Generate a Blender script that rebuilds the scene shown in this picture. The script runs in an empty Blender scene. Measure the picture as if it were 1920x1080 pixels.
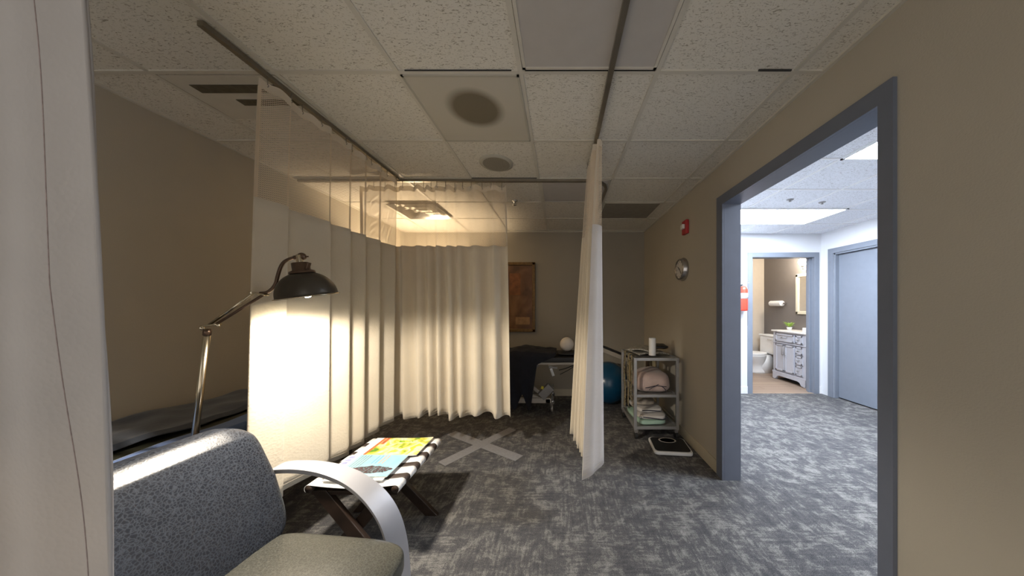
import bpy, bmesh, math, random
from mathutils import Vector, Matrix, noise
random.seed(7)
PI = math.pi
COL = bpy.context.scene.collection
F, CX, CY, CZ = 530.0, 1050.0, 575.0, 1.45
def at(px, py, y):            # point of the room seen at a photo position, at distance y
    return Vector(((px-CX)/F*y, y, CZ+(CY-py)/F*y))

# ------------------------------------------------------------------ materials
def new_mat(name):
    m = bpy.data.materials.new(name); m.use_nodes = True
    nt = m.node_tree; nt.nodes.clear()
    out = nt.nodes.new('ShaderNodeOutputMaterial')
    return m, nt, out
def N(nt, typ, **kw):
    n = nt.nodes.new(typ)
    for k, v in kw.items():
        if k in n.inputs: n.inputs[k].default_value = v
        else: setattr(n, k, v)
    return n
def mapping(nt, scale, coord='Object', rot=(0,0,0)):
    tc = nt.nodes.new('ShaderNodeTexCoord'); mp = nt.nodes.new('ShaderNodeMapping')
    mp.inputs['Scale'].default_value = scale; mp.inputs['Rotation'].default_value = rot
    nt.links.new(tc.outputs[coord], mp.inputs['Vector']); return mp.outputs['Vector']
def ramp(nt, fac, stops):
    r = nt.nodes.new('ShaderNodeValToRGB')
    e = r.color_ramp.elements
    while len(e) < len(stops): e.new(0.5)
    for i, (p, c) in enumerate(stops):
        e[i].position = p; e[i].color = (c[0], c[1], c[2], 1)
    nt.links.new(fac, r.inputs['Fac']); return r.outputs['Color']
def simple(name, col, rough=0.6, metal=0.0, noise_scale=12, var=0.10, bump=0.0, bscale=200, spec=0.5, sheen=0.0, coat=0.0, scale=(1,1,1)):
    m, nt, out = new_mat(name)
    b = N(nt, 'ShaderNodeBsdfPrincipled', Roughness=rough, Metallic=metal)
    b.inputs['Specular IOR Level'].default_value = spec
    b.inputs['Sheen Weight'].default_value = sheen
    b.inputs['Coat Weight'].default_value = coat
    vec = mapping(nt, scale)
    n = N(nt, 'ShaderNodeTexNoise', Scale=noise_scale, Detail=4.0); nt.links.new(vec, n.inputs['Vector'])
    lo = tuple(c*(1-var) for c in col); hi = tuple(min(1, c*(1+var)) for c in col)
    nt.links.new(ramp(nt, n.outputs['Fac'], [(0.3, lo), (0.7, hi)]), b.inputs['Base Color'])
    if bump:
        n2 = N(nt, 'ShaderNodeTexNoise', Scale=bscale, Detail=3.0); nt.links.new(vec, n2.inputs['Vector'])
        bp = N(nt, 'ShaderNodeBump', Strength=bump, Distance=0.004); nt.links.new(n2.outputs['Fac'], bp.inputs['Height'])
        nt.links.new(bp.outputs['Normal'], b.inputs['Normal'])
    nt.links.new(b.outputs[0], out.inputs[0]); return m
def emis(name, col, strength):
    m, nt, out = new_mat(name)
    e = N(nt, 'ShaderNodeEmission', Color=(*col, 1), Strength=strength)
    nt.links.new(e.outputs[0], out.inputs[0]); return m

def carpet():
    m, nt, out = new_mat('carpet')
    b = N(nt, 'ShaderNodeBsdfPrincipled', Roughness=0.95); b.inputs['Specular IOR Level'].default_value = 0.1
    va = mapping(nt, (7, 60, 1)); vb = mapping(nt, (60, 7, 1)); vc = mapping(nt, (1, 1, 1))
    na = N(nt, 'ShaderNodeTexNoise', Scale=1.0, Detail=3.0, Roughness=0.7); nt.links.new(va, na.inputs['Vector'])
    nb = N(nt, 'ShaderNodeTexNoise', Scale=1.0, Detail=3.0, Roughness=0.7); nt.links.new(vb, nb.inputs['Vector'])
    mid = N(nt, 'ShaderNodeTexNoise', Scale=9.0, Detail=6.0, Roughness=0.8, Distortion=0.4); nt.links.new(vc, mid.inputs['Vector'])
    big = N(nt, 'ShaderNodeTexNoise', Scale=1.6, Detail=2.0); nt.links.new(vc, big.inputs['Vector'])
    ck = N(nt, 'ShaderNodeTexChecker', Scale=1/0.61); nt.links.new(vc, ck.inputs['Vector'])
    mx = nt.nodes.new('ShaderNodeMix'); mx.data_type = 'FLOAT'
    f1 = N(nt, 'ShaderNodeMath', operation='MULTIPLY_ADD'); f1.inputs[1].default_value = 0.36; f1.inputs[2].default_value = 0.32
    nt.links.new(ck.outputs['Fac'], f1.inputs[0]); nt.links.new(f1.outputs[0], mx.inputs['Factor'])
    nt.links.new(na.outputs['Fac'], mx.inputs['A']); nt.links.new(nb.outputs['Fac'], mx.inputs['B'])
    s = N(nt, 'ShaderNodeMath', operation='MULTIPLY_ADD'); s.inputs[1].default_value = 1.6
    nt.links.new(mid.outputs['Fac'], s.inputs[0]); nt.links.new(mx.outputs['Result'], s.inputs[2])
    s2 = N(nt, 'ShaderNodeMath', operation='MULTIPLY_ADD'); s2.inputs[1].default_value = 0.35
    nt.links.new(big.outputs['Fac'], s2.inputs[0]); nt.links.new(s.outputs[0], s2.inputs[2])
    d = N(nt, 'ShaderNodeMath', operation='MULTIPLY'); d.inputs[1].default_value = 0.345; nt.links.new(s2.outputs[0], d.inputs[0])
    c = ramp(nt, d.outputs[0], [(0.42, (0.080, 0.080, 0.086)), (0.51, (0.12, 0.118, 0.12)), (0.55, (0.20, 0.196, 0.188)), (0.64, (0.31, 0.30, 0.285))])
    fine = N(nt, 'ShaderNodeTexNoise', Scale=260.0, Detail=2.0); nt.links.new(vc, fine.inputs['Vector'])
    mm = nt.nodes.new('ShaderNodeMix'); mm.data_type = 'RGBA'; mm.blend_type = 'MULTIPLY'; mm.inputs['Factor'].default_value = 1
    nt.links.new(c, mm.inputs['A']); nt.links.new(ramp(nt, fine.outputs['Fac'], [(0.35, (0.55,)*3), (0.62, (1.25,)*3)]), mm.inputs['B'])
    nt.links.new(mm.outputs['Result'], b.inputs['Base Color'])
    bp = N(nt, 'ShaderNodeBump', Strength=0.5, Distance=0.004); nt.links.new(fine.outputs['Fac'], bp.inputs['Height']); nt.links.new(bp.outputs['Normal'], b.inputs['Normal'])
    nt.links.new(b.outputs[0], out.inputs[0]); return m

def ceiling_tile(name='acoustic_tile', fissure=True, col=(0.72, 0.69, 0.62)):
    m, nt, out = new_mat(name)
    b = N(nt, 'ShaderNodeBsdfPrincipled', Roughness=0.9); b.inputs['Specular IOR Level'].default_value = 0.15
    v = mapping(nt, (48, 150, 1)); n = N(nt, 'ShaderNodeTexNoise', Scale=1.0, Detail=1.5, Distortion=1.2); nt.links.new(v, n.inputs['Vector'])
    v3 = mapping(nt, (110, 130, 1)); n3 = N(nt, 'ShaderNodeTexNoise', Scale=1.0, Detail=1.0); nt.links.new(v3, n3.inputs['Vector'])
    c1 = ramp(nt, n.outputs['Fac'], [(0.60, (1, 1, 1)), (0.68, (0.50, 0.48, 0.44))])
    c3 = ramp(nt, n3.outputs['Fac'], [(0.62, (1, 1, 1)), (0.72, (0.72, 0.70, 0.66))])
    mm = nt.nodes.new('ShaderNodeMix'); mm.data_type = 'RGBA'; mm.blend_type = 'MULTIPLY'; mm.inputs['Factor'].default_value = 1
    nt.links.new(c1, mm.inputs['A']); nt.links.new(c3, mm.inputs['B'])
    m2 = nt.nodes.new('ShaderNodeMix'); m2.data_type = 'RGBA'; m2.blend_type = 'MULTIPLY'; m2.inputs['Factor'].default_value = 1
    nt.links.new(mm.outputs['Result'], m2.inputs['A']); m2.inputs['B'].default_value = (*col, 1)
    nt.links.new(m2.outputs['Result'], b.inputs['Base Color'])
    nt.links.new(b.outputs[0], out.inputs[0]); return m

def cloth_mat(name, col, trans=0.35, weave=True):
    m, nt, out = new_mat(name)
    d = N(nt, 'ShaderNodeBsdfDiffuse', Roughness=0.8); t = N(nt, 'ShaderNodeBsdfTranslucent')
    v = mapping(nt, (1, 1, 1), 'UV')
    n = N(nt, 'ShaderNodeTexNoise', Scale=5.0, Detail=3.0); nt.links.new(v, n.inputs['Vector'])
    c = ramp(nt, n.outputs['Fac'], [(0.3, tuple(x*0.93 for x in col)), (0.7, col)])
    nt.links.new(c, d.inputs['Color']); t.inputs['Color'].default_value = (col[0], col[1]*0.93, col[2]*0.78, 1)
    vo = N(nt, 'ShaderNodeTexVoronoi', Scale=85.0); nt.links.new(v, vo.inputs['Vector'])
    bp = N(nt, 'ShaderNodeBump', Strength=0.35, Distance=0.003); nt.links.new(vo.outputs['Distance'], bp.inputs['Height']); nt.links.new(bp.outputs['Normal'], d.inputs['Normal'])
    mx = N(nt, 'ShaderNodeMixShader'); mx.inputs[0].default_value = trans
    nt.links.new(d.outputs[0], mx.inputs[1]); nt.links.new(t.outputs[0], mx.inputs[2]); nt.links.new(mx.outputs[0], out.inputs[0]); return m

def net_mat():
    m, nt, out = new_mat('curtain_net')
    tc = nt.nodes.new('ShaderNodeTexCoord'); sep = nt.nodes.new('ShaderNodeSeparateXYZ'); nt.links.new(tc.outputs['UV'], sep.inputs[0])
    def mth(op, a, b=None):
        n = nt.nodes.new('ShaderNodeMath'); n.operation = op
        for i, x in enumerate((a, b)):
            if x is None: continue
            if isinstance(x, (int, float)): n.inputs[i].default_value = x
            else: nt.links.new(x, n.inputs[i])
        return n.outputs[0]
    U = mth('MULTIPLY', sep.outputs[0], 62.0); V = mth('MULTIPLY', sep.outputs[1], 95.0)
    def lat(x): return mth('ABSOLUTE', mth('SUBTRACT', mth('FRACT', x), 0.5))
    a = lat(mth('ADD', U, V)); b_ = lat(mth('SUBTRACT', U, V))
    line = mth('MAXIMUM', a, b_)
    solid = mth('GREATER_THAN', line, 0.362)
    d = N(nt, 'ShaderNodeBsdfDiffuse', Color=(0.80, 0.72, 0.60, 1)); tl = N(nt, 'ShaderNodeBsdfTranslucent', Color=(0.85, 0.72, 0.55, 1))
    mx0 = N(nt, 'ShaderNodeMixShader'); mx0.inputs[0].default_value = 0.5
    nt.links.new(d.outputs[0], mx0.inputs[1]); nt.links.new(tl.outputs[0], mx0.inputs[2])
    tr = N(nt, 'ShaderNodeBsdfTransparent'); mx = N(nt, 'ShaderNodeMixShader')
    nt.links.new(solid, mx.inputs[0]); nt.links.new(tr.outputs[0], mx.inputs[1]); nt.links.new(mx0.outputs[0], mx.inputs[2])
    nt.links.new(mx.outputs[0], out.inputs[0]); return m

def vinyl_mat(name, dark, light, amount=1.0, rough=0.38):
    m, nt, out = new_mat(name)
    b = N(nt, 'ShaderNodeBsdfPrincipled', Roughness=rough); b.inputs['Specular IOR Level'].default_value = 0.55
    v = mapping(nt, (1, 1, 1))
    wob = N(nt, 'ShaderNodeTexNoise', Scale=40.0, Detail=2.0); nt.links.new(v, wob.inputs['Vector'])
    add = nt.nodes.new('ShaderNodeVectorMath'); add.operation = 'MULTIPLY_ADD'; add.inputs[1].default_value = (0.02, 0.02, 0.02)
    nt.links.new(wob.outputs['Color'], add.inputs[0]); nt.links.new(v, add.inputs[2])
    n0 = N(nt, 'ShaderNodeTexVoronoi', Scale=95.0, feature='DISTANCE_TO_EDGE'); nt.links.new(add.outputs[0], n0.inputs['Vector'])
    inv = nt.nodes.new('ShaderNodeMath'); inv.operation = 'SUBTRACT'; inv.inputs[0].default_value = 0.5; nt.links.new(n0.outputs['Distance'], inv.inputs[1])
    class _n: pass
    n = _n(); n.outputs = {'Fac': inv.outputs[0]}
    c = light
    nt.links.new(ramp(nt, inv.outputs[0], [(0.25, dark), (0.40, tuple((a+b2)*0.4 for a, b2 in zip(dark, light))), (0.48, light)]), b.inputs['Base Color'])
    bp = N(nt, 'ShaderNodeBump', Strength=0.18, Distance=0.002); nt.links.new(n.outputs['Fac'], bp.inputs['Height']); nt.links.new(bp.outputs['Normal'], b.inputs['Normal'])
    nt.links.new(b.outputs[0], out.inputs[0]); return m

def wood_floor():
    m, nt, out = new_mat('plank_floor')
    b = N(nt, 'ShaderNodeBsdfPrincipled', Roughness=0.5)
    v = mapping(nt, (1, 1, 1)); br = N(nt, 'ShaderNodeTexBrick', Scale=1.0)
    br.inputs['Color1'].default_value = (0.36, 0.27, 0.20, 1); br.inputs['Color2'].default_value = (0.30, 0.22, 0.165, 1); br.inputs['Mortar'].default_value = (0.16, 0.1, 0.07, 1)
    br.inputs['Brick Width'].default_value = 1.2; br.inputs['Row Height'].default_value = 0.16; br.inputs['Mortar Size'].default_value = 0.004
    nt.links.new(v, br.inputs['Vector']); nt.links.new(br.outputs['Color'], b.inputs['Base Color']); nt.links.new(b.outputs[0], out.inputs[0]); return m

def patches(name, stops, scale, coord_scale=(1, 1, 1), rough=0.35, typ='noise', detail=3.0):
    m, nt, out = new_mat(name)
    b = N(nt, 'ShaderNodeBsdfPrincipled', Roughness=rough)
    v = mapping(nt, coord_scale)
    if typ == 'noise':
        n = N(nt, 'ShaderNodeTexNoise', Scale=scale, Detail=detail, Distortion=0.6); f = n.outputs['Fac']
    else:
        n = N(nt, 'ShaderNodeTexVoronoi', Scale=scale); f = n.outputs['Distance']
    nt.links.new(v, n.inputs['Vector']); nt.links.new(ramp(nt, f, stops), b.inputs['Base Color']); nt.links.new(b.outputs[0], out.inputs[0]); return m

M = {}
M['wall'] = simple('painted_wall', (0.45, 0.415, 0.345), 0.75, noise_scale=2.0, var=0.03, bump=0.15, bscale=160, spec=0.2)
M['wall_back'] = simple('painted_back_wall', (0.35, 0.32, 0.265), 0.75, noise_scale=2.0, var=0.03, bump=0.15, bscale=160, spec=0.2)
M['hall_wall'] = simple('hall_wall_paint', (0.72, 0.73, 0.75), 0.7, noise_scale=2.0, var=0.02, spec=0.2)
M['bath_light'] = simple('bath_cream_paint', (0.62, 0.55, 0.46), 0.7, var=0.02, spec=0.2)
M['bath_dark'] = simple('bath_taupe_paint', (0.20, 0.18, 0.165), 0.7, var=0.02, spec=0.2)
M['tile'] = ceiling_tile(); M['hall_tile'] = ceiling_tile('hall_acoustic_tile', col=(0.80, 0.82, 0.86))
M['grid'] = simple('grid_paint', (0.60, 0.57, 0.50), 0.5, var=0.03)
M['smooth_tile'] = simple('smooth_panel', (0.50, 0.475, 0.45), 0.6, var=0.03)
M['diffuser'] = simple('diffuser_paint', (0.44, 0.42, 0.36), 0.6, noise_scale=3, var=0.05)
M['soot'] = simple('soot_grille', (0.14, 0.12, 0.09), 0.8, var=0.2, noise_scale=300)
M['dark_panel'] = simple('dark_ceiling_panel', (0.24, 0.22, 0.19), 0.5, var=0.1)
M['carpet'] = carpet(); M['plank'] = wood_floor()
M['trim'] = simple('door_frame_paint', (0.145, 0.165, 0.215), 0.42, var=0.03)
M['door'] = simple('door_paint', (0.20, 0.225, 0.27), 0.5, var=0.03)
M['base'] = simple('baseboard_vinyl', (0.52, 0.47, 0.36), 0.5, var=0.04)
M['base_white'] = simple('white_baseboard', (0.8, 0.8, 0.8), 0.5, var=0.03)
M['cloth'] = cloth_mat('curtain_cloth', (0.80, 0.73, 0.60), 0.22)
M['cloth_hall_lit'] = cloth_mat('curtain_edge_hall_lit', (0.78, 0.75, 0.73), 0.22)  # curtain cloth whitened: hall light on the leading edge put into its colour
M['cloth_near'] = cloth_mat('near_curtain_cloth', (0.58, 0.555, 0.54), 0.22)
M['net'] = net_mat()
M['header'] = cloth_mat('curtain_header', (0.80, 0.74, 0.64), 0.4)
M['seam'] = simple('seam_thread', (0.33, 0.27, 0.26), 0.9, var=0.2, noise_scale=80)
M['alu'] = simple('track_metal', (0.30, 0.27, 0.22), 0.35, 0.8, var=0.1)
M['chrome'] = simple('chrome', (0.75, 0.75, 0.74), 0.18, 1.0, var=0.04)
M['nickel'] = simple('brushed_nickel', (0.62, 0.55, 0.42), 0.22, 1.0, var=0.06)
M['bronze'] = simple('bronze', (0.13, 0.085, 0.06), 0.35, 0.7, var=0.15)
M['shade'] = simple('shade_enamel', (0.065, 0.055, 0.042), 0.38, 0.4, var=0.15)
M['shade_in'] = simple('shade_lining', (0.85, 0.83, 0.78), 0.4, var=0.02)
M['vinyl'] = vinyl_mat('crackled_vinyl', (0.010, 0.012, 0.018), (0.042, 0.049, 0.063), 1.0, 0.33)
M['vinyl_seat'] = vinyl_mat('seat_vinyl', (0.055, 0.055, 0.045), (0.10, 0.10, 0.085), 1.0, 0.36)
M['silver'] = simple('silver_metal_paint', (0.50, 0.50, 0.53), 0.33, 0.35, var=0.03)
M['silver_edge'] = simple('silver_edge', (0.16, 0.14, 0.13), 0.5, 0.2, var=0.1)
M['dkwood'] = simple('dark_walnut', (0.035, 0.022, 0.016), 0.35, var=0.35, noise_scale=8, scale=(1, 6, 1))
M['white_strap'] = simple('white_webbing', (0.80, 0.80, 0.80), 0.6, var=0.03, bump=0.2, bscale=400)
M['black_strap'] = simple('brown_webbing', (0.05, 0.035, 0.03), 0.6, var=0.1, bump=0.2, bscale=400)
M['paper'] = simple('paper', (0.80, 0.79, 0.76), 0.5, var=0.03)
M['mag_green'] = patches('green_cover', [(0.34, (0.12, 0.30, 0.03)), (0.41, (0.62, 0.62, 0.05)), (0.49, (0.85, 0.78, 0.30)), (0.56, (0.90, 0.86, 0.62)), (0.64, (0.85, 0.66, 0.05))], 11.0)
M['mag_leaf'] = patches('leaf_print', [(0.35, (0.10, 0.32, 0.02)), (0.5, (0.45, 0.62, 0.05)), (0.65, (0.80, 0.80, 0.10))], 40.0)
M['mag_lemon'] = simple('lemon_print', (0.90, 0.80, 0.05), 0.35, var=0.1, noise_scale=40)
M['mag_orange'] = simple('orange_band', (0.62, 0.16, 0.06), 0.35, var=0.25, noise_scale=60)
M['mag_blue'] = patches('blue_cover', [(0.35, (0.27, 0.55, 0.66)), (0.6, (0.36, 0.64, 0.72))], 6.0)
M['mag_white'] = simple('masthead_white', (0.82, 0.84, 0.90), 0.35, var=0.03)
M['mag_text'] = simple('masthead_violet', (0.35, 0.38, 0.68), 0.4, var=0.2, noise_scale=60)
M['ink'] = simple('print_grey', (0.25, 0.32, 0.34), 0.4, var=0.2, noise_scale=100)
M['ink_red'] = simple('print_coral', (0.72, 0.42, 0.33), 0.4, var=0.1)
M['ink_blue'] = simple('print_blue', (0.20, 0.42, 0.62), 0.4, var=0.1)
M['berry'] = patches('berry_print', [(0.10, (0.22, 0.04, 0.05)), (0.4, (0.03, 0.02, 0.025)), (0.75, (0.15, 0.20, 0.22))], 85.0, typ='vor')
M['slate'] = simple('slate_sheet', (0.040, 0.050, 0.070), 0.85, var=0.12, noise_scale=18, bump=0.3, bscale=60, sheen=0.2)
M['olive'] = simple('olive_black_vinyl', (0.035, 0.036, 0.022), 0.6, var=0.1)
M['blue_towel'] = simple('blue_cloth', (0.085, 0.15, 0.34), 0.9, var=0.1, sheen=0.2)
M['navy'] = simple('navy_cloth', (0.010, 0.012, 0.020), 0.9, var=0.2, bump=0.3, bscale=80)
M['black'] = simple('black_vinyl', (0.012, 0.011, 0.011), 0.45, var=0.1)
M['rubber'] = simple('black_rubber', (0.02, 0.02, 0.02), 0.8, var=0.1)
M['offwhite'] = simple('offwhite_metal', (0.50, 0.46, 0.40), 0.45, var=0.05)
M['greymetal'] = simple('grey_metal', (0.30, 0.29, 0.28), 0.4, 0.3, var=0.08)
M['yellow'] = simple('yellow_sticker', (0.70, 0.60, 0.05), 0.5, var=0.05)
M['ivory'] = simple('ivory_ball', (0.80, 0.74, 0.66), 0.55, var=0.03)
M['gold'] = simple('gilt_frame', (0.16, 0.095, 0.035), 0.4, 0.45, var=0.25, noise_scale=30)
M['art'] = patches('rust_painting', [(0.32, (0.085, 0.04, 0.018)), (0.5, (0.15, 0.07, 0.03)), (0.66, (0.21, 0.11, 0.05))], 3.5)
M['art_light'] = simple('ochre_painting', (0.30, 0.17, 0.075), 0.6, var=0.2, noise_scale=20)
M['ball'] = simple('blue_rubber', (0.005, 0.060, 0.13), 0.25, var=0.05, spec=0.6)
M['cart'] = simple('cart_metal', (0.42, 0.42, 0.42), 0.35, 0.5, var=0.06)
M['pink'] = simple('pink_blanket', (0.48, 0.36, 0.32), 0.9, var=0.08, bump=0.4, bscale=120, sheen=0.3)
M['mint'] = simple('mint_towel', (0.38, 0.55, 0.45), 0.9, var=0.08, bump=0.4, bscale=150)
M['towel_white'] = simple('white_towel', (0.62, 0.60, 0.58), 0.9, var=0.06, bump=0.4, bscale=150)
M['beige_towel'] = simple('beige_towel', (0.42, 0.37, 0.31), 0.9, var=0.08, bump=0.4, bscale=150)
M['stripe'] = simple('navy_stripe', (0.03, 0.03, 0.05), 0.9, var=0.1)
M['news'] = patches('newsprint', [(0.42, (0.10, 0.10, 0.09)), (0.52, (0.50, 0.48, 0.42)), (0.8, (0.60, 0.57, 0.50))], 70.0, (1, 3, 1), 0.8)
M['strapcloth'] = patches('patterned_strap', [(0.40, (0.05, 0.04, 0.02)), (0.50, (0.38, 0.33, 0.22)), (0.62, (0.12, 0.10, 0.05))], 26.0, (1, 1, 1), 0.8)
M['folder'] = simple('manila', (0.50, 0.42, 0.24), 0.7, var=0.1)
M['brownbook'] = simple('brown_cover', (0.12, 0.075, 0.04), 0.6, var=0.2)
M['red'] = simple('red_plastic', (0.42, 0.03, 0.035), 0.4, var=0.05)
M['ext_red'] = simple('extinguisher_red', (0.75, 0.07, 0.04), 0.3, var=0.05)
M['white'] = simple('white_gloss', (0.80, 0.80, 0.79), 0.3, var=0.02)
M['strobe'] = simple('strobe_lens', (0.75, 0.72, 0.68), 0.15, var=0.02)
M['clock_face'] = simple('clock_face', (0.60, 0.57, 0.52), 0.5, var=0.03)
M['clock_rim'] = simple('clock_rim_metal', (0.45, 0.43, 0.42), 0.25, 0.9, var=0.05)
M['vanity'] = simple('vanity_paint', (0.52, 0.53, 0.58), 0.45, var=0.02)
M['counter'] = simple('counter_marble', (0.80, 0.77, 0.73), 0.25, var=0.05)
M['shadow'] = simple('dark_gap', (0.03, 0.03, 0.03), 0.8)
M['leaf'] = simple('leaf_green', (0.28, 0.42, 0.08), 0.5, var=0.3, noise_scale=80)
M['mirror'] = simple('mirror_glass', (0.85, 0.86, 0.85), 0.04, 1.0, var=0.01)
M['cream_frame'] = simple('cream_wood', (0.72, 0.68, 0.54), 0.5, var=0.05)
M['starfish'] = simple('starfish', (0.60, 0.50, 0.38), 0.8, var=0.1)
M['floormark'] = simple('grey_cross', (0.25, 0.25, 0.26), 0.7, var=0.10, noise_scale=45)
M['hall_panel'] = emis('hall_light_panel', (0.80, 0.88, 1.0), 28.0)
M['bulb'] = emis('warm_bulb', (1.0, 0.90, 0.68), 60.0)
M['sconce'] = emis('bath_sconce', (1.0, 0.93, 0.82), 30.0)

# ------------------------------------------------------------------ mesh helpers
ORG = {}
class MB:
    def __init__(s): s.bm = bmesh.new(); s.uv = None
    def box(s, c, size, rot=(0, 0, 0), taper=None):
        R = Matrix.Rotation(rot[2], 3, 'Z') @ Matrix.Rotation(rot[1], 3, 'Y') @ Matrix.Rotation(rot[0], 3, 'X')
        vs = []
        for sx in (-1, 1):
            for sy in (-1, 1):
                for sz in (-1, 1):
                    v = Vector((sx*size[0]/2, sy*size[1]/2, sz*size[2]/2))
                    if taper and sz < 0: v.x *= taper; v.y *= taper
                    vs.append(s.bm.verts.new(R @ v + Vector(c)))
        for q in ((0,1,3,2), (4,6,7,5), (0,4,5,1), (2,3,7,6), (0,2,6,4), (1,5,7,3)): s.bm.faces.new([vs[i] for i in q])
        return s
    def bb(s, x0, x1, y0, y1, z0, z1): return s.box(((x0+x1)/2, (y0+y1)/2, (z0+z1)/2), (x1-x0, y1-y0, z1-z0))
    def beam(s, a, b, w, h, up=(0, 0, 1)):
        a, b = Vector(a), Vector(b); d = (b-a).normalized(); sd = d.cross(Vector(up)).normalized(); u = sd.cross(d).normalized()
        vs = [s.bm.verts.new(p + sd*w/2*i + u*h/2*j) for p in (a, b) for i, j in ((-1,-1), (1,-1), (1,1), (-1,1))]
        for q in ((3,2,1,0), (4,5,6,7), (0,1,5,4), (1,2,6,5), (2,3,7,6), (3,0,4,7)): s.bm.faces.new([vs[i] for i in q])
        return s
    def tube(s, pts, r, seg=12, cap=True):
        pts = [Vector(p) for p in pts]; n = len(pts); rs = r if isinstance(r, (list, tuple)) else [r]*n
        rings = []; prev = None
        for i, p in enumerate(pts):
            d = (pts[min(i+1, n-1)] - pts[max(i-1, 0)]).normalized()
            if prev is None:
                ref = Vector((0, 0, 1)) if abs(d.z) < 0.9 else Vector((1, 0, 0)); a = d.cross(ref).normalized()
            else: a = (prev - d*prev.dot(d)).normalized()
            prev = a; b = d.cross(a)
            rings.append([s.bm.verts.new(p + (a*math.cos(t) + b*math.sin(t))*rs[i]) for t in [2*PI*k/seg for k in range(seg)]])
        for i in range(n-1):
            for k in range(seg): s.bm.faces.new((rings[i][k], rings[i][(k+1) % seg], rings[i+1][(k+1) % seg], rings[i+1][k]))
        if cap: s.bm.faces.new(rings[0][::-1]); s.bm.faces.new(rings[-1])
        return s
    def lathe(s, prof, c=(0, 0, 0), axis=(0, 0, 1), seg=32):      # prof: (radius, height) along axis
        ax = Vector(axis).normalized(); q = Vector((0, 0, 1)).rotation_difference(ax); c = Vector(c); rings = []
        for r, h in prof:
            if r < 1e-5: rings.append([s.bm.verts.new(c + q @ Vector((0, 0, h)))])
            else: rings.append([s.bm.verts.new(c + q @ Vector((r*math.cos(2*PI*k/seg), r*math.sin(2*PI*k/seg), h))) for k in range(seg)])
        for i in range(len(rings)-1):
            A, B = rings[i], rings[i+1]
            for k in range(seg):
                l = (k+1) % seg
                if len(A) == 1 and len(B) == 1: continue
                if len(A) == 1: s.bm.faces.new((A[0], B[l], B[k]))
                elif len(B) == 1: s.bm.faces.new((A[k], A[l], B[0]))
                else: s.bm.faces.new((A[k], A[l], B[l], B[k]))
        return s
    def cyl(s, a, b, r, seg=24):
        a, b = Vector(a), Vector(b); L = (b-a).length
        return s.lathe([(0, 0), (r, 0), (r, L), (0, L)], a, b-a, seg)
    def ball(s, c, r, sc=(1, 1, 1), seg=32, rings=18):
        rings_ = []
        for i in range(rings+1):
            t = PI*i/rings; 
            if i in (0, rings): rings_.append([s.bm.verts.new(Vector(c) + Vector((0, 0, math.cos(t)*r*sc[2])))])
            else: rings_.append([s.bm.verts.new(Vector(c) + Vector((math.sin(t)*math.cos(2*PI*k/seg)*r*sc[0], math.sin(t)*math.sin(2*PI*k/seg)*r*sc[1], math.cos(t)*r*sc[2]))) for k in range(seg)])
        for i in range(rings):
            A, B = rings_[i], rings_[i+1]
            for k in range(seg):
                l = (k+1) % seg
                if len(A) == 1: s.bm.faces.new((A[0], B[k], B[l]))
                elif len(B) == 1: s.bm.faces.new((A[k], B[0], A[l]))
                else: s.bm.faces.new((A[k], B[k], B[l], A[l]))
        return s
    def surf(s, fn, nu, nv, uvfn=None, close_u=False):
        V = [[s.bm.verts.new(fn(i/nu, j/nv)) for j in range(nv+1)] for i in range(nu+1)]
        if uvfn and s.uv is None: s.uv = s.bm.loops.layers.uv.new('UVMap')
        for i in range(nu):
            for j in range(nv):
                f = s.bm.faces.new((V[i][j], V[i+1][j], V[i+1][j+1], V[i][j+1]))
                if uvfn:
                    for lp, (a, b) in zip(f.loops, ((i, j), (i+1, j), (i+1, j+1), (i, j+1))): lp[s.uv].uv = uvfn(a/nu, b/nv)
        return s
    def prism(s, pts2, fn, depth):       # polygon pts2 placed by fn(u, v, w), w from 0 to depth
        A = [s.bm.verts.new(fn(u, v, 0)) for u, v in pts2]; B = [s.bm.verts.new(fn(u, v, depth)) for u, v in pts2]
        s.bm.faces.new(A[::-1]); s.bm.faces.new(B); n = len(A)
        for i in range(n): s.bm.faces.new((A[i], A[(i+1) % n], B[(i+1) % n], B[i]))
        return s
    def xf(s, mat): bmesh.ops.transform(s.bm, matrix=mat, verts=s.bm.verts); return s
    def build(s, name, mat, parent=None, smooth=False, bevel=0, org=None, thick=0, subdiv=0, fix=True):
        if fix: bmesh.ops.recalc_face_normals(s.bm, faces=s.bm.faces)
        o0 = ORG[parent.name] if parent else Vector(org if org is not None else (0, 0, 0))
        bmesh.ops.translate(s.bm, vec=-o0, verts=s.bm.verts)
        me = bpy.data.meshes.new(name); s.bm.to_mesh(me); s.bm.free()
        if smooth:
            for p in me.polygons: p.use_smooth = True
        me.materials.append(M[mat] if isinstance(mat, str) else mat)
        o = bpy.data.objects.new(name, me); COL.objects.link(o); ORG[o.name] = o0
        if parent: o.parent = parent
        else: o.location = o0
        if thick:
            md = o.modifiers.new('thickness', 'SOLIDIFY'); md.thickness = thick; md.offset = 0
        if subdiv:
            md = o.modifiers.new('subdivision', 'SUBSURF'); md.levels = subdiv; md.render_levels = subdiv
        if bevel:
            md = o.modifiers.new('bevel', 'BEVEL'); md.width = bevel; md.segments = 3; md.limit_method = 'ANGLE'; md.angle_limit = 0.7
            for p in me.polygons: p.use_smooth = True
            try:
                wn = o.modifiers.new('normals', 'WEIGHTED_NORMAL'); wn.keep_sharp = True
            except Exception: pass
        return o
def thing(name, label, cat, loc, group=None):
    o = bpy.data.objects.new(name, None); COL.objects.link(o); o.location = loc; ORG[o.name] = Vector(loc)
    o.empty_display_size = 0.1
    o['label'] = label; o['category'] = cat
    if group: o['group'] = group
    return o
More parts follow.
